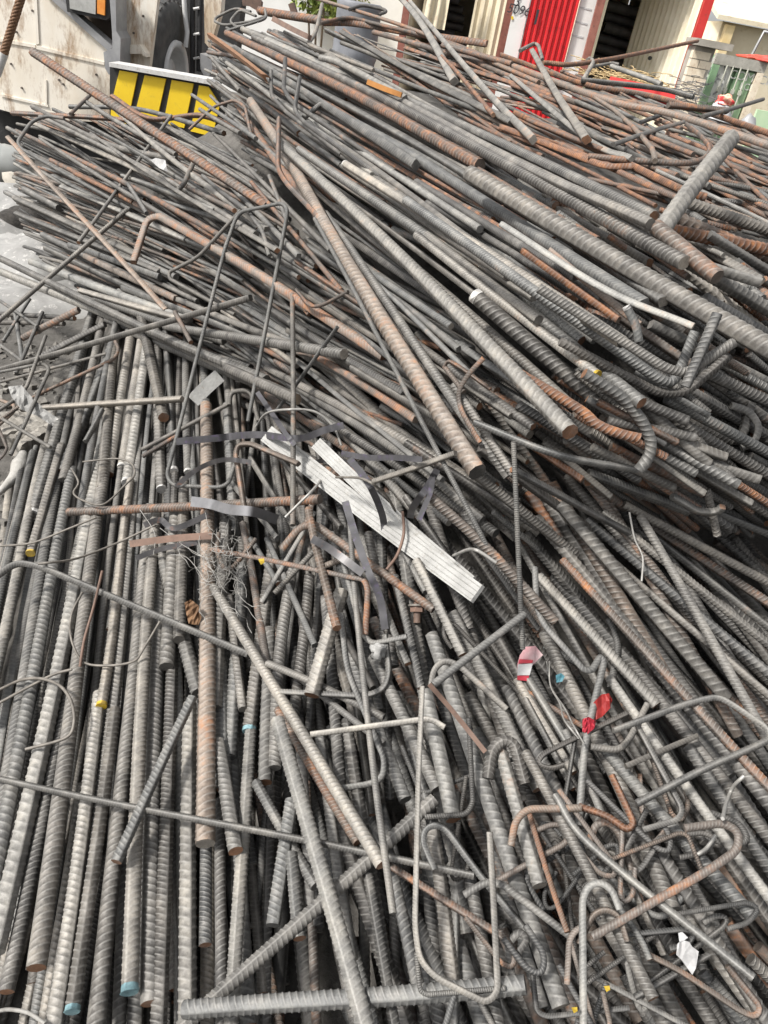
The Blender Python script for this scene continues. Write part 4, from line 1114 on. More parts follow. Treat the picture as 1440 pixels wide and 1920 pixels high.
# ------------------------------------------------------------------ lay the bars on the heap, bottom ones first, each resting on what lies under it
import re
def parse():
    out = []
    for ln in TRACE.strip().splitlines():
        left, right = ln.split('|'); b = dict(label=None, kind=None, e=None, s=None, d0=None, d1=None)
        for side in (left, right):
            if ' L=' in side:
                side, b['label'] = side.split(' L=', 1); b['label'] = b['label'].strip()
            for tk in side.split():
                if re.match(r'^-?\d+,-?\d+$', tk): b.setdefault('pts', []).append(tuple(map(float, tk.split(','))))
                elif tk[:2] == 'k=': b['kind'] = tk[2:]
                elif tk[:2] == 'e=': b['e'] = tk[2:]
                elif tk[:2] == 's=': b['s'] = tk[2:]
                elif tk[:3] == 'd0=': b['d0'] = float(tk[3:])
                elif tk[:3] == 'd1=': b['d1'] = float(tk[3:])
        f = left.split(' L=')[0].split()
        b['zone'], b['tone'], b['layer'], b['w'] = f[0], f[1], int(f[2]), float(f[3])
        if b['kind'] is None: b['kind'] = 's' if len(b['pts']) == 2 else 'c'
        out.append(b)
    return out
BARS = parse()

# bars further down in the heap, in the direction their neighbours lie
def inside(poly, x, y):
    c = False; n = len(poly)
    for i in range(n):
        (x1, y1), (x2, y2) = poly[i], poly[(i + 1) % n]
        if (y1 > y) != (y2 > y) and x < (x2 - x1) * (y - y1) / (y2 - y1) + x1: c = not c
    return c
ZONES = [  # zone, outline, angle(x, y), spread, diameter range (m), length range (px), count, tones, depth below the surface (m)
    ('A', [(-60, 1000), (60, 850), (175, 600), (440, 640), (470, 1000), (480, 2250), (-100, 2250)], lambda x, y: 103 - 15 * x / 400, 2.5, (.016, .028), (800, 1700), 125, 'ggggpdd', (.01, .13)),
    ('B', [(440, 740), (560, 770), (700, 850), (840, 960), (980, 1400), (1050, 2250), (440, 2250)], lambda x, y: 93 - 26 * (x - 450) / 500, 8, (.016, .030), (400, 1000), 120, 'ggdddr', (.06, .28)),
    ('C', [(800, 980), (1080, 880), (1460, 1040), (1850, 1250), (1850, 2250), (1000, 2250), (900, 1400)], lambda x, y: 60 - 10 * (x - 900) / 500 + 4 * (y - 1000) / 900, 5, (.016, .028), (450, 1100), 230, 'gddddr', (.05, .28)),
    ('M', [(430, 560), (620, 400), (760, 480), (1000, 700), (1120, 920), (960, 1020), (760, 960), (560, 860), (430, 740)], lambda x, y: 34 + 6 * (x - 700) / 400, 6, (.010, .025), (300, 700), 115, 'gggdpr', (.02, .16)),
    ('L', [(20, 215), (330, 225), (470, 300), (600, 500), (560, 700), (440, 690), (290, 630), (170, 560), (60, 470), (30, 400)], lambda x, y: 27 + 8 * (x - 250) / 250, 5, (.009, .020), (180, 460), 190, 'gggdprr', (.0, .16)),
    ('R', [(390, 50), (560, 60), (860, 230), (1230, 400), (1460, 540), (1800, 620), (1800, 760), (1460, 660), (1220, 660), (1080, 640), (800, 460), (470, 300), (400, 160)], lambda x, y: 29 + 9 * (y - 250) / 400, 3, (.010, .024), (350, 900), 220, 'ggggdprr', (.01, .14)),
    ('E', [(1000, 720), (1220, 660), (1460, 660), (1800, 740), (1800, 1140), (1460, 1010), (1300, 990), (1120, 940)], lambda x, y: 35, 6, (.014, .026), (160, 420), 230, 'ggdddrr', (-.02, .14)),
    ('T', [(580, 40), (760, 70), (960, 110), (1200, 170), (1460, 250), (1750, 330), (1750, 560), (1460, 450), (1240, 400), (900, 240)], lambda x, y: 21, 8, (.008, .017), (120, 420), 170, 'rrrgggto', (.0, .12)),
]
FILL = []
for zn, poly, ang, sp, dr, lr, cnt, tones, off in ZONES:
    xs = [p[0] for p in poly]; ys = [p[1] for p in poly]; k = 0
    while k < cnt:
        x, y = rnd.uniform(min(xs), max(xs)), rnd.uniform(min(ys), max(ys))
        if not inside(poly, x, y): continue
        k += 1
        a = math.radians(ang(x, y) + rnd.gauss(0, sp)); h = rnd.uniform(*lr) * 0.5
        t0, t1 = -h, h
        while t1 > 20 and not inside(poly, x + math.cos(a) * t1, y + math.sin(a) * t1): t1 -= 12
        while t0 < -20 and not inside(poly, x + math.cos(a) * t0, y + math.sin(a) * t0): t0 += 12
        if t1 - t0 < 60: continue
        p0, p1 = (x + math.cos(a) * t0, y + math.sin(a) * t0), (x + math.cos(a) * t1, y + math.sin(a) * t1)
        FILL.append(dict(zone=zn, tone=rnd.choice(tones), layer=0, w=None, dia=rnd.uniform(*dr), pts=[p0, p1], kind='s', e=rnd.choice(['rust', 'pale'] if zn == 'E' else ['rust', 'pale', None, None, None]), s=None, label=None, d0=None, d1=None, off=rnd.uniform(*off)))
FILL.sort(key=lambda b: -b['off'])

ZW, ZH = 720, 960
zbuf = np.full((ZH, ZW), 1e3); ibuf = np.full((ZH, ZW), -1, int)
def footprint(C, dia):
    u, v, d = project(C)
    n = max(2, int(np.hypot(np.diff(u), np.diff(v)).sum() / 1.4)); s = np.linspace(0, 1, n)
    q = np.concatenate([[0], np.cumsum(np.linalg.norm(np.diff(C, axis=0), axis=1))]); q /= q[-1]
    C2 = np.stack([np.interp(s, q, C[:, k]) for k in range(3)], -1); u, v, d = project(C2)
    tu, tv = np.gradient(u), np.gradient(v); tl = np.hypot(tu, tv) + 1e-9
    hw = 0.5 * dia * FPX / d; K = max(3, int(hw.max() / 1.0) | 1); o = np.linspace(-0.92, 0.92, K)
    U = u[:, None] - (tv / tl)[:, None] * hw[:, None] * o; Vv = v[:, None] + (tu / tl)[:, None] * hw[:, None] * o
    D = d[:, None] - 0.5 * dia * np.sqrt(1 - o ** 2)[None, :]
    iu, iv = (U * 0.5).astype(int), (Vv * 0.5).astype(int)
    ok = (iu >= 0) & (iu < ZW) & (iv >= 0) & (iv < ZH)
    return iu[ok], iv[ok], D[ok], np.broadcast_to(d[:, None], U.shape)[ok]
def stamp(C, dia, idx):
    iu, iv, D, _ = footprint(C, dia)
    front = D < zbuf[iv, iu]; iu, iv, D = iu[front], iv[front], D[front]
    o = np.argsort(-D); zbuf[iv[o], iu[o]] = D[o]; ibuf[iv[o], iu[o]] = idx

def centre_line(b, pts, dep):
    P = np.array([at(u, v, d) for (u, v), d in zip(pts, dep)])
    if b['kind'] == 's':
        t = np.linspace(0, 1, 9)[:, None]; C = P[0] + (P[1] - P[0]) * t
        L = np.linalg.norm(P[1] - P[0]); ax = (P[1] - P[0]) / L
        n1 = np.cross(ax, [0, 0, 1.0]); n1 /= np.linalg.norm(n1); n2 = np.cross(ax, n1)
        C = C + L * (b['bow'][0] * np.sin(np.pi * t) * n1 + b['bow'][1] * np.sin(2 * np.pi * t) * n1 + b['bow'][2] * np.sin(np.pi * t) * n2)
        return C
    if b['kind'] == 'c': return catmull(P)
    return fillet(P, max(3.2 * b['dia'], 0.03))
# small hooks and bent ties scattered through the lower right tangle
hk = random.Random(77)
for i in range(40):
    u, v = hk.uniform(840, 1290), hk.uniform(1240, 1890)
    if u > 1180 and v < 1400: continue
    a = math.radians(hk.choice([60, 75, 110, 150, 20, -20, 240]) + hk.gauss(0, 14)); L1, rr = hk.uniform(70, 200), hk.uniform(13, 26); sd = hk.choice([-1, 1])
    dx, dy = math.cos(a), math.sin(a); nx, ny = -dy * sd, dx * sd; e = hk.uniform(25, 80)
    P = [(u, v), (u + dx * L1, v + dy * L1), (u + dx * (L1 + rr) + nx * rr * .6, v + dy * (L1 + rr) + ny * rr * .6), (u + dx * L1 + nx * rr * 1.7, v + dy * L1 + ny * rr * 1.7), (u + dx * (L1 - e) + nx * rr * 1.9, v + dy * (L1 - e) + ny * rr * 1.9)]
    if hk.random() < .3: P = P[:3] + [(P[2][0] + nx * L1 * .5, P[2][1] + ny * L1 * .5)]
    BARS.append(dict(zone='C' if u > 960 else 'B', tone=hk.choice('ddgrrd'), layer=hk.choice([1, 2, 2]), w=hk.uniform(8.5, 11.5), pts=P, kind='h', e=None, s=None, label=None, d0=None, d1=None))
ALL = FILL + sorted(BARS, key=lambda b: b['layer'])
for idx, b in enumerate(ALL):
    q = random.Random(idx * 31 + 5)
    b['bow'] = (q.gauss(0, .0035), q.gauss(0, .0012), q.gauss(0, .003)); b['twist'] = q.uniform(0, math.pi)
    us = np.array([p[0] for p in b['pts']]); vs_ = np.array([p[1] for p in b['pts']]); dep = surf(us, vs_)
    if b['d0']: dep[0] = b['d0']
    if b['d1']: dep[-1] = b['d1']
    if b['zone'] == 'E' and b['layer'] > 0 and b['s'] is None and b['kind'] in 'sc':
        b['pts'][0] = (b['pts'][0][0] - 70, b['pts'][0][1] - 42); dep[0] = surf(*b['pts'][0])[0] + .09
    if b['layer'] > 0 and b['kind'] in 'sc' and (b['pts'][-1][0] > 1438 or b['pts'][-1][1] > 1898):      # what leaves the frame goes on beyond it
        (u0, v0), (u1, v1) = b['pts'][-2], b['pts'][-1]; L_ = math.hypot(u1 - u0, v1 - v0); x_ = 160 + 120 * q.random()
        b['pts'][-1] = (u1 + (u1 - u0) / L_ * x_, v1 + (v1 - v0) / L_ * x_); us[-1], vs_[-1] = b['pts'][-1]; dep[-1] = b['d1'] or surf(*b['pts'][-1])[0]
    if b['zone'] == 'A' and b['layer'] > 0 and b['kind'] in 'sc' and 600 < b['pts'][0][1] < 720:      # upper ends vanish under the bars that cross there
        (u0, v0), (u1, v1) = b['pts'][0], b['pts'][1]; f = (v0 - 560) / (v1 - v0); b['pts'][0] = (u0 - (u1 - u0) * f, 560.0); dep[0] = surf(*b['pts'][0])[0] + .10
    if b['layer'] == 0:
        dep = dep + b['off'] + 0.03
    else:
        if b['kind'] not in 's' and not b['d0']:      # ease the depths of a bent piece so that it lies fairly flat
            if b['kind'] == 'c':
                q_ = np.concatenate([[0], np.cumsum(np.hypot(np.diff(us), np.diff(vs_)))]); q_ /= q_[-1]
                k_ = .8 if b['zone'] in 'RACE' else .15
                dep = k_ / (1 / dep[0] + (1 / dep[-1] - 1 / dep[0]) * q_) + (1 - k_) * dep
            else:
                m_ = dep.mean(); dep = m_ + (dep - m_) * .6
        mid = float(1.0 / np.mean(1.0 / dep))
        b['dia'] = min(max(b['w'] * mid / FPX, .0055), .048)
    C = centre_line(b, b['pts'], dep)
    if b['layer'] > 0:
        iu, iv, D, d = footprint(C, b['dia'])
        if len(iu):
            z = zbuf[iv, iu]; k = (z - 0.30 * b['dia']) / d
            f = float(np.clip(np.percentile(k, 3 if b['layer'] > 1 else 12), 0.86 if b['layer'] > 2 else 0.90, 1.0)); dep = dep * f
            b['dia'] *= f; C = centre_line(b, b['pts'], dep)
    b['C'] = C
    stamp(C, b['dia'], idx)
seen = np.bincount(ibuf[ibuf >= 0], minlength=len(ALL))
for i, b in enumerate(ALL): b['seen'] = int(seen[i])

KIND = {'s': 'bar', 'c': 'bar', 'b': 'bent', 'h': 'bent', 'u': 'loop'}
straight = sorted([b for b in ALL if KIND[b['kind']] == 'bar'], key=lambda b: (b['label'] is None or b['seen'] < 60, -b['seen']))
single = set(id(b) for b in straight[:300] if b['seen'] > 0) | set(id(b) for b in BARS if KIND[b['kind']] != 'bar')

def arrays_of(b, low=False):
    q = random.Random(int(b['dia'] * 1e7) + int(b['pts'][0][0] * 13))
    tone, rust = TONES[b['tone']]; f = q.uniform(.82, 1.2); w = q.uniform(-.03, .06)
    tone = (tone[0] * f * (1 + w), tone[1] * f, tone[2] * f * (1 - w)); rust = max(0.0, rust + q.gauss(0, .09) + {'R': .17, 'E': .19, 'T': .22, 'M': .12, 'L': .10}.get(b['zone'], 0.0))
    _, _, d = project(b['C']); pitch = b['dia'] * q.choice([.42, .48, .56]); near = FPX / max(float(1 / np.mean(1 / d)), .3)
    ribbed = pitch * near > 4.4 and (b['w'] is not None or q.random() < .95)
    seg = 8 if b['dia'] * near < 15 or low else (12 if b['dia'] * near < 25 else 16)
    if not ribbed: seg = 6 if b['dia'] * near < 9 else 10
    if low and b['seen'] < 300: ribbed = False
    plain_end = tuple(x * .8 for x in tone)
    ends = [ENDS.get(b[k]) or (ENDS['rust'] if q.random() < .15 else plain_end) for k in ('s', 'e')]
    big = b['dia'] > .041
    if big: pitch = b['dia'] * .55
    return bar_arrays(b['C'], b['dia'], tone, rust, pitch, seg, b['twist'], ends, ribbed, .075 if big else .09, b['dia'] * near < 4.5 or q.random() < .1)

TONEWORD = {'g': 'grey', 'd': 'dark grey', 'p': 'pale grey', 'r': 'rust-brown', 'o': 'orange-rusted', 't': 'tan'}
ZONEWORD = {'A': 'in the near left row', 'B': 'in the centre tangle', 'C': 'on the lower right slope', 'M': 'on the middle slope', 'L': 'on the left heap', 'R': 'on the big right heap', 'E': "on the right heap's steep face", 'T': 'along the far top of the heap'}
AXIS = {'A': 0, 'B': 0, 'C': 0, 'M': 1, 'L': 1, 'R': 1, 'E': 1, 'T': 0}
ORD = ['first', 'second', 'third', 'fourth', 'fifth', 'sixth', 'seventh', 'eighth', 'ninth', 'tenth', 'eleventh', 'twelfth', 'thirteenth', 'fourteenth', 'fifteenth', 'sixteenth', 'seventeenth', 'eighteenth', 'nineteenth', 'twentieth']
def ordinal(k): return ORD[k] if k < 20 else '%d%s' % (k + 1, {1: 'st', 2: 'nd', 3: 'rd'}.get((k + 1) % 10 if (k + 1) % 100 not in (11, 12, 13) else 0, 'th'))
def word_of(b):
    px = b['dia'] * FPX / float(np.median(project(b['C'])[2]))
    size = 'thick' if px > 22 else ('slim' if px < 11 else 'medium')
    shape = {'bar': 'ribbed bar', 'bent': 'bent bar', 'loop': 'looped rod'}[KIND[b['kind']]]
    return size, TONEWORD[b['tone']], shape
classes = {}
ys, xs = np.nonzero(ibuf >= 0); ids = ibuf[ys, xs]
cx = np.bincount(ids, xs, minlength=len(ALL)) / np.maximum(seen, 1); cy = np.bincount(ids, ys, minlength=len(ALL)) / np.maximum(seen, 1)
for i, b in enumerate(ALL):
    if id(b) in single and not b['label']:
        classes.setdefault((b['zone'],) + word_of(b), []).append((cx[i] if AXIS[b['zone']] == 0 else cy[i], b))
for (zn, size, tone, shape), mem in classes.items():
    mem.sort(key=lambda t: t[0])
    for k, (_, b) in enumerate(mem):
        side = 'from the left' if AXIS[zn] == 0 else 'from the top'
        b['label'] = '%s %s %s %s' % (size, tone, shape, ZONEWORD[zn]) + ('' if len(mem) == 1 else ', %s such %s' % (ordinal(k), side))
GROUPW = {'bar': 'straight reinforcing bars of the scrap heap', 'bent': 'bent and hooked bars of the scrap heap', 'loop': 'stirrups and loops of the scrap heap'}
NAMEW = {'bar': ('reinforcing_bar', 'rebar'), 'bent': ('bent_reinforcing_bar', 'bent rebar'), 'loop': ('rebar_stirrup', 'stirrup')}
rest = []; NTRI = 0
paint_mats = {k: plain('chip_paint_' + k, c, tuple(x * .75 for x in c), 60, .6) for k, c in PAINT.items()}
for b in ALL:
    if id(b) not in single:
        mu, mv = np.mean([p[0] for p in b['pts']]), np.mean([p[1] for p in b['pts']])
        if b['seen'] > 0 or mu > 1420 or mv > 1880 or rnd.random() < .2: rest.append(arrays_of(b, True))
        continue
    kd = KIND[b['kind']]; org = b['C'].mean(0); tips = []
    for key in ('s', 'e'):
        if b[key] in PAINT:
            C, L = densify(b['C'], .003); n = max(3, int(b['dia'] * rnd.uniform(.35, .65) / .003)); n = min(n, len(C) // 3)
            tips.append((key, C[:n] if key == 's' else C[-n:])); b['C'] = C[n - 1:] if key == 's' else C[:len(C) - n + 1]
    A = arrays_of(b)
    o = obj(NAMEW[kd][0], mesh_from(NAMEW[kd][0], [A], org), STEEL); o.location = org; o.matrix_world = Matrix.Translation(Vector(org))
    tag(o, b['label'], NAMEW[kd][1], GROUPW[kd]); NTRI += 2 * len(A[1])
    for key, C in tips:
        col = PAINT[b[key]]; T_ = bar_arrays(C, b['dia'] * 1.012, col, 0.0, b['dia'] * .5, 16, b['twist'], [col, col], True)
        T_[4][:] = 0; obj('painted_tip', mesh_from('painted_tip', [T_], org), STEEL, o)
if rest:
    org = np.array([0.5, 2.0, 0.5]); me = mesh_from('buried_bars', rest, org)
    o = obj('buried_bars', me, STEEL); o.location = org
    tag(o, 'deeper bars of the heap seen in the gaps between the upper ones', 'rebar', kind='stuff'); NTRI += 2 * len(me.polygons)
print('bars', len(single), 'buried', len(rest), 'triangles', NTRI)
# ------------------------------------------------------------------ other scrap lying on the heap and at its left edge
def top_depth(u, v, rad=3):
    iu, iv = int(np.clip(u * .5, 0, ZW - 1)), int(np.clip(v * .5, 0, ZH - 1))
    z = zbuf[max(0, iv - rad):iv + rad + 1, max(0, iu - rad):iu + rad + 1].min()
    s = float(surf(u, v)[0]); return min(z, s + .15) if z < 100 else s
def lay(pts, lift=.006, smooth=True):
    d = np.array([top_depth(u, v) for u, v in pts]) - lift
    if smooth and len(d) > 4:      # rides over what lies under it instead of weaving through
        k = 2 if len(d) < 14 else 4; e = np.pad(d, k, mode='edge'); d = np.array([e[i:i + 2 * k + 1].min() for i in range(len(d))])
        e = np.pad(d, k, mode='edge'); d = np.array([e[i:i + 2 * k + 1].mean() for i in range(len(d))])
    return np.array([at(u, v, k) for (u, v), k in zip(pts, d)])
def subdivide(pts, n=6):
    P = catmull(np.array([(u, v, 0) for u, v in pts]), n); return [(p[0], p[1]) for p in P]
def ribbon(name, pts, wpx, mat, label, cat, group=None, thick=.0012, lift=.008, edge=0.0, profile=None):
    """A flat band lying on the heap; edge turns it on its side."""
    q = subdivide(pts, 7); C = lay(q, lift); C = catmull(C[::2] if len(C) > 9 else C, 5)
    d = project(C)[2]; T, _, _ = frames(C); w = .5 * wpx * d / FPX
    view = (CAM - C); view /= np.linalg.norm(view, axis=1)[:, None]
    S = np.cross(T, view); S /= np.linalg.norm(S, axis=1)[:, None]; N = np.cross(S, T)
    S, N = math.cos(edge) * S + math.sin(edge) * N, math.cos(edge) * N - math.sin(edge) * S
    prof = profile or [(-1, 0), (1, 0)]
    up = [(x, h) for x, h in prof]; lo = [(x, h - 1) for x, h in prof[::-1]]; ring = up + lo; n = len(ring)
    V = np.stack([C + S * (w * x)[:, None] + N * (thick * h) for x, h in ring], 1).reshape(-1, 3); m = len(C)
    F = [(i * n + k, i * n + (k + 1) % n, (i + 1) * n + (k + 1) % n, (i + 1) * n + k) for i in range(m - 1) for k in range(n)] + [tuple(range(n))[::-1], tuple(range((m - 1) * n, m * n))]
    o = MB().add(V, F).build(name, mat); return tag(o, label, cat, group)
STRIP = plain('white_strip', (0.264, 0.260, 0.248), (0.368, 0.364, 0.348), 18, .8, bump=.3, bscale=120, c3=(.24, .225, .20))
STRAP = plain('blue_grey_strap', (.04, .039, .042), (.085, .082, .088), 14, .6, metal=.15, c3=(.10, .075, .14))
STRAPD = plain('dark_strap', (.035, .034, .036), (.09, .085, .085), 14, .4, metal=.4, c3=(.14, .08, .06))
STRAPR = plain('rusty_flat', (0.098, 0.064, 0.049), (0.180, 0.112, 0.083), 14, .7, c3=(.09, .06, .05))
ZINC = plain('zinc_plate', (.15, .15, .155), (.24, .235, .24), 12, .45, metal=.4)
WIREM = plain('tie_wire_steel', (.10, .09, .078), (.21, .19, .165), 30, .6, metal=.2)
WIREP = plain('thin_pale_wire', (.24, .23, .21), (.36, .35, .33), 30, .5, metal=.2)

# white flat strip, folded double
gro = [(-1, 0), (-.72, 0), (-.66, -.16), (-.60, 0), (-.22, 0), (-.16, -.16), (-.10, 0), (.28, 0), (.34, -.16), (.40, 0), (.74, 0), (.80, -.16), (.86, 0), (1, 0)]
st = empty('folded_white_strip', at(700, 960, top_depth(700, 960)), 'long flat white strip folded double across the centre of the heap', 'strip')
def strip_leg(a, b, w0, w1, lift, curve):
    n = 24; t = np.linspace(0, 1, n); da, db = top_depth(*a, 6) - lift, top_depth(*b, 6) - lift
    mids = min(1.0, min((top_depth(a[0] + (b[0] - a[0]) * k, a[1] + (b[1] - a[1]) * k, 4) - lift * .5) / (da + (db - da) * k) for k in np.linspace(.1, .9, 9)))
    C = np.array([at(a[0] + (b[0] - a[0]) * k, a[1] + (b[1] - a[1]) * k + curve * math.sin(math.pi * k), (da + (db - da) * k) * max(mids, .90)) for k in t])
    return C, np.linspace(w0, w1, n)
def strip_mesh(name, C, wpx, thick, mat, parent):
    d = project(C)[2]; T, _, _ = frames(C); w = .5 * wpx * d / FPX; view = CAM - C; view /= np.linalg.norm(view, axis=1)[:, None]
    S = np.cross(T, view); S /= np.linalg.norm(S, axis=1)[:, None]; N = np.cross(S, T); ring = gro + [(x, -1) for x, h in gro[::-1]]; n = len(ring)
    V = np.stack([C + S * (w * x)[:, None] + N * (thick * h) for x, h in ring], 1).reshape(-1, 3); m = len(C)
    return MB().add(V, [(i * n + k, i * n + (k + 1) % n, (i + 1) * n + (k + 1) % n, (i + 1) * n + k) for i in range(m - 1) for k in range(n)] + [tuple(range(n))[::-1], tuple(range((m - 1) * n, m * n))]).build(name, mat, parent)
C2, w2 = strip_leg((592, 830), (880, 1092), 24, 30, .018, 6); strip_mesh('lower_leg', C2, w2, .006, STRIP, st)
C1, w1 = strip_leg((499, 812), (893, 1112), 34, 38, .045, 4); strip_mesh('upper_leg', C1, w1, .009, STRIP, st)
pl = [(352, 757), (362, 748), (405, 702), (424, 702)]
ribbon('bent_white_plate', [(362, 752), (385, 728), (412, 704)], 26, STRIP, 'short bent pale plate on top of the near left row', 'plate', lift=.02, thick=.006)
ribbon('zinc_strap', [(358, 940), (395, 945), (430, 955), (478, 960), (520, 975)], 19, ZINC, 'kinked grey zinc strip lying over the rusty level bar', 'strip', lift=.022)
ribbon('rusty_flat_bar', [(243, 1020), (320, 1010), (398, 1004)], 13, STRAPR, 'short rust-brown flat bar lying over the near left row', 'flat bar', lift=.016, thick=.003)
ribbon('dark_flat_strip', [(255, 1047), (300, 1030), (370, 1017)], 10, STRAPD, 'dark bent strip just below the rust-brown flat bar', 'strip', lift=.008)
for k, (pts, w, mt, lab) in enumerate([
    ([(330, 828), (400, 822), (480, 815), (560, 822), (610, 806), (650, 796)], 13, STRAP, 'blue-grey steel strap running level above the white strip'),
    ([(647, 940), (665, 1000), (690, 1070), (712, 1120), (722, 1180)], 14, STRAP, 'purplish steel strap hanging down below the white strip'),
    ([(640, 850), (690, 858), (740, 858), (800, 862)], 11, STRAP, 'purplish strap showing beside the lower leg of the white strip'),
    ([(482, 735), (510, 775), (535, 812), (556, 838)], 9, STRAP, 'grey strap coming down behind the upright thin rod'),
    ([(655, 860), (690, 905), (715, 960), (722, 1000)], 13, STRAP, 'grey strap curling over the lower leg of the white strip'),
    ([(820, 880), (800, 915), (775, 950), (768, 975)], 13, STRAP, 'curled grey strap end right of the white strip, left of a pair'),
    ([(812, 890), (806, 925), (785, 975)], 10, STRAP, 'curled grey strap end right of the white strip, right of a pair'),
    ([(590, 866), (630, 862), (662, 872), (690, 905)], 8, STRAPD, 'thin dark strap bowed across the upper end of the white strip'),
    ([(330, 912), (370, 880), (420, 862), (480, 868)], 9, STRAPD, 'dark strap crossing behind the left stirrup'),
    ([(270, 985), (300, 975), (330, 990), (400, 960)], 11, STRAPD, 'black strap bent over bars below the rusty level bar'),
    ([(585, 1010), (620, 1030), (680, 1075)], 15, STRAPD, 'dark wide strap under the brown bent bar near the centre'),
    ([(805, 1283), (850, 1335), (910, 1410)], 9, STRAPR, 'dark rusty flat strip right of the big rod loop')]):
    ribbon('steel_strap', pts, w, mt, lab, 'strap', 'steel straps in the heap', lift=.010)
def wire(pts, r, mat, label, lift=.012, name='tie_wire', n=6):
    C = lay(subdivide(pts, n), lift); m = MB().tube(catmull(C[::2] if len(C) > 6 else C, 4), r, 6); return tag(m.build(name, mat), label, 'wire', 'loose tie wires')
wire([(-5, 1024), (60, 1018), (120, 995), (180, 970)], .0032, WIREM, 'thin wire crossing the left edge just above a bent bar')
wire([(72, 1057), (140, 1048), (220, 1018), (290, 985)], .0032, WIREM, 'long thin wire slanting up to the rust-brown flat bar')
wire([(155, 1110), (135, 1150), (133, 1195), (155, 1240), (200, 1248), (250, 1240), (270, 1215), (300, 1165)], .0030, WIREM, 'thin wire hanging in a wide U over the near left row')
wire([(-5, 1295), (40, 1275), (80, 1273), (115, 1288), (135, 1320), (138, 1360), (120, 1385), (48, 1405)], .0036, WIREM, 'wire curled round at the left edge with its tip turned back')
wire([(-5, 1320), (50, 1290), (100, 1265), (135, 1255)], .0034, WIREM, 'short straight wire above the curled one at the left edge')
wire([(192, 1070), (175, 1140), (158, 1200), (150, 1250)], .0035, STRAPR, 'short rusty wire lying along the near left row')
wire([(135, 880), (147, 905), (138, 925), (160, 940), (195, 945), (232, 912), (252, 890), (245, 868), (215, 860), (155, 866)], .0030, WIREM, 'thin wire loop above the rusty level bar')
wire([(480, 800), (500, 775), (540, 768), (590, 772), (625, 800), (640, 835)], .0034, WIREP, 'springy pale wire arching above the white strip')
wire([(600, 880), (603, 895), (590, 915), (560, 945), (535, 970)], .0036, WIREP, 'wire looped over the white strip', .05)
wire([(755, 960), (757, 1000), (745, 1040), (725, 1068)], .0034, STRAPR, 'rusty wire looped over the lower white strip', .05)
wire([(630, 895), (680, 898), (720, 925), (745, 965)], .0030, WIREM, 'thin wire bowing between the legs of the white strip', .03)
wire([(850, 1042), (880, 1030), (900, 1035), (930, 1055)], .0034, WIREP, 'wire ending in a twisted knot right of the white strip', .02)
wire([(0, 1895), (20, 1893), (55, 1900), (85, 1920)], .0034, WIREP, 'pale wire curving in at the bottom left corner')
wire([(1025, 1240), (1035, 1290), (1060, 1330), (1075, 1360), (1095, 1395)], .0016, WIREP, 'fine pale string hanging by the red and white tape')
wire([(1030, 1240), (1032, 1285), (1050, 1320), (1058, 1350), (1085, 1385)], .0016, WIREP, 'second fine pale string by the red and white tape')
wire([(1180, 960), (1190, 1010), (1205, 1045), (1203, 1090)], .0022, WIREP, 'short pale wire hanging over the right slope')
wire([(1355, 1535), (1362, 1505), (1375, 1475), (1395, 1455)], .0030, WIREP, 'short pale wire sticking up beside the rusty hook')
wire([(1308, 1602), (1325, 1590), (1342, 1566)], .0030, WIREP, 'bit of pale wire inside the rusty hook')
# tangle of hair-thin wire
def tangle():
    q = random.Random(12); m = MB()
    for _ in range(46):
        u, v = q.gauss(420, 16), q.gauss(1060, 34); p = [(u, v)]; a = q.uniform(0, 6.28)
        for k in range(6): a += q.gauss(0, .9); p.append((p[-1][0] + 13 * math.cos(a), p[-1][1] + 15 * math.sin(a)))
        m.tube(lay(p, .015 + q.uniform(0, .03), False), .0008, 4)
    for p in ([(262, 955), (290, 1000), (288, 1040)], [(300, 990), (340, 1020), (400, 1055)], [(320, 1040), (350, 1045), (380, 1080)], [(345, 1005), (360, 1035), (400, 1050)]): m.tube(lay(subdivide(p), .02), .0010, 4)
    return tag(m.build('wire_tangle', WIREP), 'matted tangle of hair-thin wire beside the tan bar', 'wire')
tangle()

LASTD = {}
def patch(name, pix, lift, mat, label, cat, thick=.002, crumple=.004, seed=1, sub=2):
    """A crumpled sheet piece lying on the heap, with thickness."""
    bm = bmesh.new(); cu, cv = np.mean([p[0] for p in pix]), np.mean([p[1] for p in pix]); d = top_depth(cu, cv, 8) - lift
    LASTD[name] = d
    vs = [bm.verts.new(at(u, v, d)) for u, v in pix]; bm.faces.new(vs); bmesh.ops.triangulate(bm, faces=bm.faces[:])
    for _ in range(sub): bmesh.ops.subdivide_edges(bm, edges=bm.edges[:], cuts=1, use_grid_fill=True)
    q = random.Random(seed); r = ray(cu, cv); r = Vector(r / np.linalg.norm(r))
    for v in bm.verts: v.co += r * q.gauss(0, crumple)
    g = bmesh.ops.extrude_face_region(bm, geom=bm.faces[:])
    for v in [x for x in g['geom'] if isinstance(x, bmesh.types.BMVert)]: v.co += r * thick
    bmesh.ops.recalc_face_normals(bm, faces=bm.faces[:]); bm.verts.ensure_lookup_table(); c = bm.verts[0].co.copy()
    for v in bm.verts: v.co -= c
    me = bpy.data.meshes.new(name); bm.to_mesh(me); bm.free(); o = obj(name, me, mat); o.location = c; WLOC[o.name] = tuple(c); return tag(o, label, cat)
def patch_part(parent, name, pix, depth, mat, thick=.001):
    return MB().prism([at(u, v, depth) for u, v in pix], ray(700, 900) * thick).build(name, mat, parent)
LEAF = plain('dry_leaf', (0.100, 0.050, 0.022), (0.180, 0.100, 0.050), 30, .8, bump=.3, bscale=100)
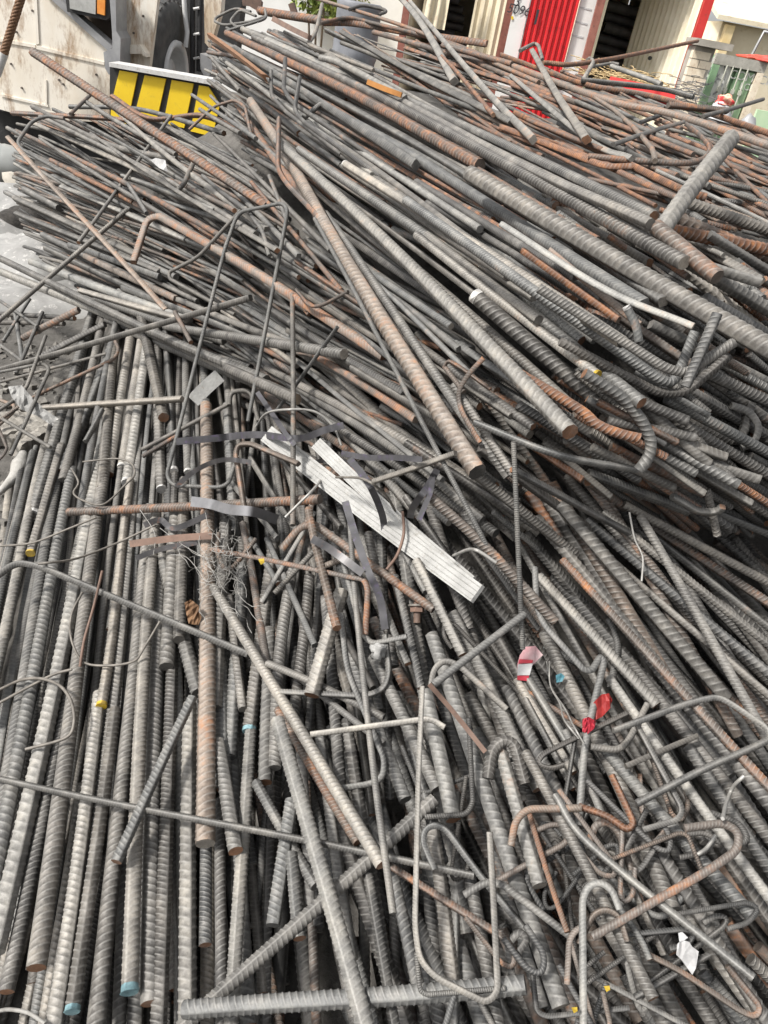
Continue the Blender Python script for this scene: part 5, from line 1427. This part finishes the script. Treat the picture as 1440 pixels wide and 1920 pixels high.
patch('dry_leaf', [(346, 1130), (358, 1124), (372, 1135), (378, 1158), (372, 1172), (354, 1170), (349, 1150)], .012, LEAF, 'crumpled brown dry leaf caught left of the tan bar', 'leaf', .001, .003, 2)
TAPEW = plain('tape_white', (.34, .335, .33), (.46, .455, .45), 40, .7); TAPER = plain('tape_red', (.30, .012, .025), (.42, .04, .06), 40, .6); TAPEP = plain('tape_pink', (.42, .17, .19), (.52, .38, .38), 30, .6)
tp = patch('warning_tape', [(985, 1213), (1004, 1211), (1018, 1228), (1008, 1238), (998, 1248), (990, 1276), (970, 1274), (970, 1245), (975, 1228)], .02, TAPEP, 'scrap of red and white warning tape tied to the upright thin rod', 'tape', .001, .0012, 4, 1)
dt = LASTD['warning_tape'] - .006
patch_part(tp, 'white_band', [(971, 1246), (999, 1244), (993, 1266), (970, 1266)], dt, TAPEW); patch_part(tp, 'red_band', [(970, 1267), (992, 1267), (990, 1277), (970, 1275)], dt, TAPER); patch_part(tp, 'red_band', [(974, 1236), (1000, 1238), (998, 1243), (972, 1244)], dt, TAPER)
patch('red_plastic_scrap', [(1128, 1302), (1142, 1300), (1148, 1312), (1144, 1328), (1128, 1345), (1110, 1352), (1104, 1338), (1112, 1318)], -.012, plain('red_plastic', (.20, .010, .010), (.34, .04, .035), 20, .5), 'crumpled bright red plastic scrap behind the kinked thin rod', 'plastic', .002, .004, 6, 1)
patch('red_plastic_scrap', [(1092, 1348), (1104, 1344), (1118, 1352), (1114, 1366), (1102, 1376), (1092, 1372)], .0, TAPER, 'small dark red plastic scrap lower left of the bright red one', 'plastic', .002, .004, 7)
tg = patch('paper_tag', [(1270, 1770), (1278, 1762), (1292, 1766), (1298, 1775), (1310, 1784), (1305, 1815), (1298, 1828), (1278, 1800), (1268, 1790)], .012, TAPEW, 'torn white paper tag low in the right-hand tangle', 'tag', .0006, .0012, 8, 1)
patch_part(tg, 'grey_corner', [(1272, 1750), (1280, 1748), (1290, 1758), (1282, 1764), (1274, 1766)], LASTD['paper_tag'], SMUDGE)
patch('paper_scrap', [(282, 300), (292, 296), (310, 300), (314, 322), (298, 315)], .01, TAPEW, 'small white paper scrap on the left heap', 'paper', .0006, .003, 9, 1)
patch('blue_paint_chip', [(1042, 1266), (1052, 1262), (1059, 1268), (1054, 1278), (1043, 1280)], .006, plain('blue_chip', (0.065, 0.180, 0.220), None, 20, .5), 'small turquoise chip right of the red and white tape', 'chip', .004, .001, 10, 1)
for k, (u, v) in enumerate(((490, 1052), (1077, 1893), (1138, 1853))):
    patch('yellow_chip', [(u - 6, v - 4), (u + 5, v - 5), (u + 6, v + 3), (u - 1, v + 7)], .01, paint_mats['yellow'], ('tiny yellow chip beside the long thin rusty rod', 'tiny yellow chip at the bottom edge right of centre', 'tiny yellow chip below the arch of brown rod')[k], 'chip', .003, .001, 11 + k, 1)
MORT = plain('mortar', (0.242, 0.237, 0.226), (0.330, 0.325, 0.314), 40, .95, bump=.5, bscale=140)
c = at(709, 1222, top_depth(709, 1222, 6) - .006); o = lump_mesh('mortar_lump', c, .014, .012, .02, MORT, 3, rough=.3, flat=1); tag(o, 'small pale lump of mortar near the centre of the tangle', 'mortar')
# bolt with its nut
bc = top_depth(783, 1150, 5) - .012; p0, p1 = at(782, 1168, bc), at(783, 1115, bc + .012); d_ = (p1 - p0)
bo = MB().tube([p0, p1], .008, 10).build('bolt', plain('rusty_bolt', (0.091, 0.059, 0.045), (0.168, 0.112, 0.084), 30, .7)); tag(bo, 'rusty bolt with a nut pointing down right of centre', 'bolt')
MB().tube([p0 + d_ * .38, p0 + d_ * .58], .0155, 6, smooth=False).build('nut', STRAPR, bo); MB().tube([p0 + d_ * .58, p0 + d_ * .64], .020, 14).build('washer', WIREM, bo)
# rust-orange flats and angle iron up on the heap
ribbon('orange_flat_bar', [(688, 153), (720, 166), (752, 178)], 9, plain('orange_flat', (0.275, 0.110, 0.022), (0.341, 0.154, 0.039), 20, .8), 'short bright orange flat bar near the crest', 'flat bar', lift=.02, thick=.010)
ribbon('angle_iron', [(393, 66), (440, 100), (498, 145)], 10, plain('rust_angle', (0.180, 0.085, 0.040), (0.240, 0.130, 0.070), 14, .8), 'rusty orange angle iron at the upper left of the right heap', 'angle iron', lift=.03, thick=.02, profile=[(-1, 0), (0, 1), (1, 0)])
ribbon('brown_flat_bar', [(510, 34), (545, 53), (584, 72)], 9, STRAPR, 'brown flat bar high on the heap near the white wall', 'flat bar', lift=.03, thick=.008)
for k, (pix, lab) in enumerate((([(452, -12), (478, -14), (490, 4), (488, 24), (468, 12), (455, 10)], 'rusty bent sheet standing behind the flattened stirrups'), ([(540, 8), (550, 4), (556, 24), (546, 26)], 'small brown plate standing up before the white wall'))):
    P = py(pix, 6.0); tag(MB().prism(P, (0, .05, 0)).build('rusty_sheet', STRAPR), lab, 'sheet')

# ---- left edge: sacks, jug, ash, wood, rubble
SACK = plain('white_woven_sack', (0.205, 0.201, 0.193), (0.312, 0.307, 0.295), 7, .85, bump=.25, bscale=220, c3=(.55, .53, .50))
def sack(label, u, v, z, sx, sy, sz, rot, seed):
    p = on_z(u, v, z); bm = bmesh.new(); bmesh.ops.create_grid(bm, x_segments=44, y_segments=44, size=1.0); q = random.Random(seed); ph = [q.uniform(0, 6.28) for _ in range(12)]
    fold = [(q.uniform(0, 6.28), q.uniform(4, 11), q.uniform(0, 6.28), q.uniform(.2, 1)) for _ in range(9)]
    for w in bm.verts:
        x, y = w.co.x, w.co.y; r = max(abs(x), abs(y)); e = max(0.0, 1 - r ** 3.2)
        h = e * (.75 + .3 * math.sin(2.1 * x + ph[0]) * math.cos(1.7 * y + ph[1]))
        for a, f, g, s in fold: h += .11 * s * (1 - abs(math.sin(f * .5 * (x * math.cos(a) + y * math.sin(a)) + g + .5 * math.sin(3 * y + g)))) * (e ** .4)
        ed = 1 + .07 * math.sin(5 * x + ph[2]) * math.sin(4 * y + ph[3])
        w.co = Vector((x * sx * ed, y * sy * ed, h * sz - .01))
    bmesh.ops.rotate(bm, verts=bm.verts[:], cent=(0, 0, 0), matrix=Matrix.Rotation(rot, 3, 'Z'))
    me = bpy.data.meshes.new('white_sack'); bm.to_mesh(me); bm.free(); me.polygons.foreach_set('use_smooth', [True] * len(me.polygons))
    o = obj('white_sack', me, SACK); o.location = (p[0], p[1], z); return tag(o, label, 'sack', 'white woven sacks at the left edge')
sack('large white woven sack at the left edge below the plastic jug', 2, 430, .02, .42, .46, .26, .3, 1)
sack('crumpled white sack lying under the left ends of the long bars', 75, 505, .0, .46, .36, .22, -.5, 2)
sack('flat white sack showing below the pair of long bars', 95, 565, .0, .42, .25, .12, .2, 3)
jug = MB(); jp = on_z(6, 306, .24); th = np.linspace(0, 2 * np.pi, 28, endpoint=False)
prof = [(-.22, 0), (-.22, .11), (-.20, .13), (-.02, .135), (.0, .128), (.02, .135), (.16, .13), (.22, .07), (.26, .04), (.30, .038), (.30, 0)]
jd = np.array([-.86, -.3, .12]); jd /= np.linalg.norm(jd); ja = np.cross(jd, [0, 0, 1]); ja /= np.linalg.norm(ja); jb = np.cross(jd, ja); n_ = len(prof)
jug.add([jp + jd * (a + .02) + r * (math.cos(q) * ja + math.sin(q) * jb) for q in th for a, r in prof], [(i * n_ + k, ((i + 1) % 28) * n_ + k, ((i + 1) % 28) * n_ + k + 1, i * n_ + k + 1) for i in range(28) for k in range(n_ - 1)], True)
tag(jug.build('plastic_jug', plain('clouded_plastic', (0.252, 0.258, 0.246), (0.312, 0.318, 0.306), 6, .3)), 'clouded grey plastic jug lying at the left edge', 'jug')
ASH = plain('dark_ash', (0.025, 0.023, 0.021), (0.077, 0.070, 0.063), 30, .95, bump=.8, bscale=150)
p = on_z(52, 425, .12); tag(lump_mesh('ash_clod', (p[0], p[1], .10), .17, .13, .16, ASH, 5, rough=.3), 'dark clod of ash between the white sacks', 'clod')
p = on_z(38, 350, .2); tag(lump_mesh('ash_clod', (p[0], p[1], .16), .16, .10, .10, CONC, 6, rough=.3), 'grey clod of rubble above the white sacks', 'clod')
WOOD = plain('weathered_wood', (0.180, 0.165, 0.144), (0.282, 0.264, 0.234), 6, .9, bump=.5, bscale=60, streak=(1, 1, 6))
def plank(label, a, b, w, h, z, seed):
    A, B = on_z(*a, z), on_z(*b, z); d = B - A; L = np.linalg.norm(d); d /= L; s = np.array([-d[1], d[0], 0]); q = random.Random(seed); m = MB(); n = 16; V = []
    for k in range(n + 1):
        c_ = A + d * L * k / n
        for x, y in ((-1, 0), (-.4, .0), (.3, .0), (1, 0), (1, 1), (.45, 1.0), (.1, .86), (-.3, 1.02), (-1, .95)):
            V.append(c_ + s * w * .5 * (x + q.gauss(0, .05)) + np.array([0, 0, h * (y + q.gauss(0, .06))]) + d * (q.gauss(0, .02) if k in (0, n) else 0))
    r = 9; F = [(k * r + i, (k + 1) * r + i, (k + 1) * r + (i + 1) % r, k * r + (i + 1) % r) for k in range(n) for i in range(r)] + [tuple(range(r)), tuple(range(n * r, n * r + r))[::-1]]
    m.add(V, F); return tag(m.build('old_plank', WOOD), label, 'plank', 'weathered planks at the left edge')
plank('weathered plank lying on the rubble at the left edge, upper one', (-30, 830), (105, 800), .10, .05, .01, 1)
plank('splintered weathered plank ending against the near left row', (35, 850), (100, 812), .08, .06, .03, 2)
plank('weathered board near the left edge under thin bent rods', (-30, 800), (60, 790), .07, .04, .01, 3)
p = on_z(20, 890, .02); rt = MB(); P = [on_z(44, 850, .05), on_z(38, 868, .055), on_z(30, 890, .05), on_z(14, 908, .04), on_z(-8, 930, .03)]
rt.tube(catmull(np.array(P)), np.interp(np.linspace(0, 1, 57), [0, .3, .7, 1], [.016, .030, .016, .008]), 10)
tag(rt.build('bleached_root', plain('bleached_root', (0.276, 0.264, 0.240), (0.384, 0.372, 0.348), 20, .9, bump=.4, bscale=80)), 'pale bleached root lying on the dirt at the left edge', 'root')
patch_white = patch('torn_white_film', [(15, 725), (40, 722), (60, 745), (85, 768), (110, 785), (100, 800), (70, 780), (40, 768), (22, 745)], -.04, SACK, 'torn piece of white film on the dirt at the left', 'film', .002, .004, 21, 2)
def rubble():
    q = random.Random(5); m = MB()
    base = [(x, y, z) for x in (-1, 1) for y in (-1, 1) for z in (-1, 1)]
    for _ in range(620):
        u, v = q.uniform(-40, 190), q.uniform(560, 1100)
        if u > 170 - (v - 640) * .35 and v > 640: continue
        p = on_z(u, v, 0.0); s = abs(q.gauss(0, .008)) + .003; ro = Matrix.Rotation(q.uniform(0, 6), 3, Vector((q.gauss(0, 1), q.gauss(0, 1), 1)).normalized())
        V = [tuple(ro @ (Vector(b) * s * q.uniform(.6, 1.1)) + Vector((p[0], p[1], s * .4))) for b in base]
        m.add(V, [(0, 1, 3, 2), (4, 6, 7, 5), (0, 4, 5, 1), (2, 3, 7, 6), (0, 2, 6, 4), (1, 5, 7, 3)])
    return tag(m.build('rubble', plain('rubble_stone', (0.121, 0.110, 0.099), (0.231, 0.220, 0.198), 25, .95)), 'grey stone chips and crumbs on the dirt at the left', 'rubble', kind='stuff')
rubble()
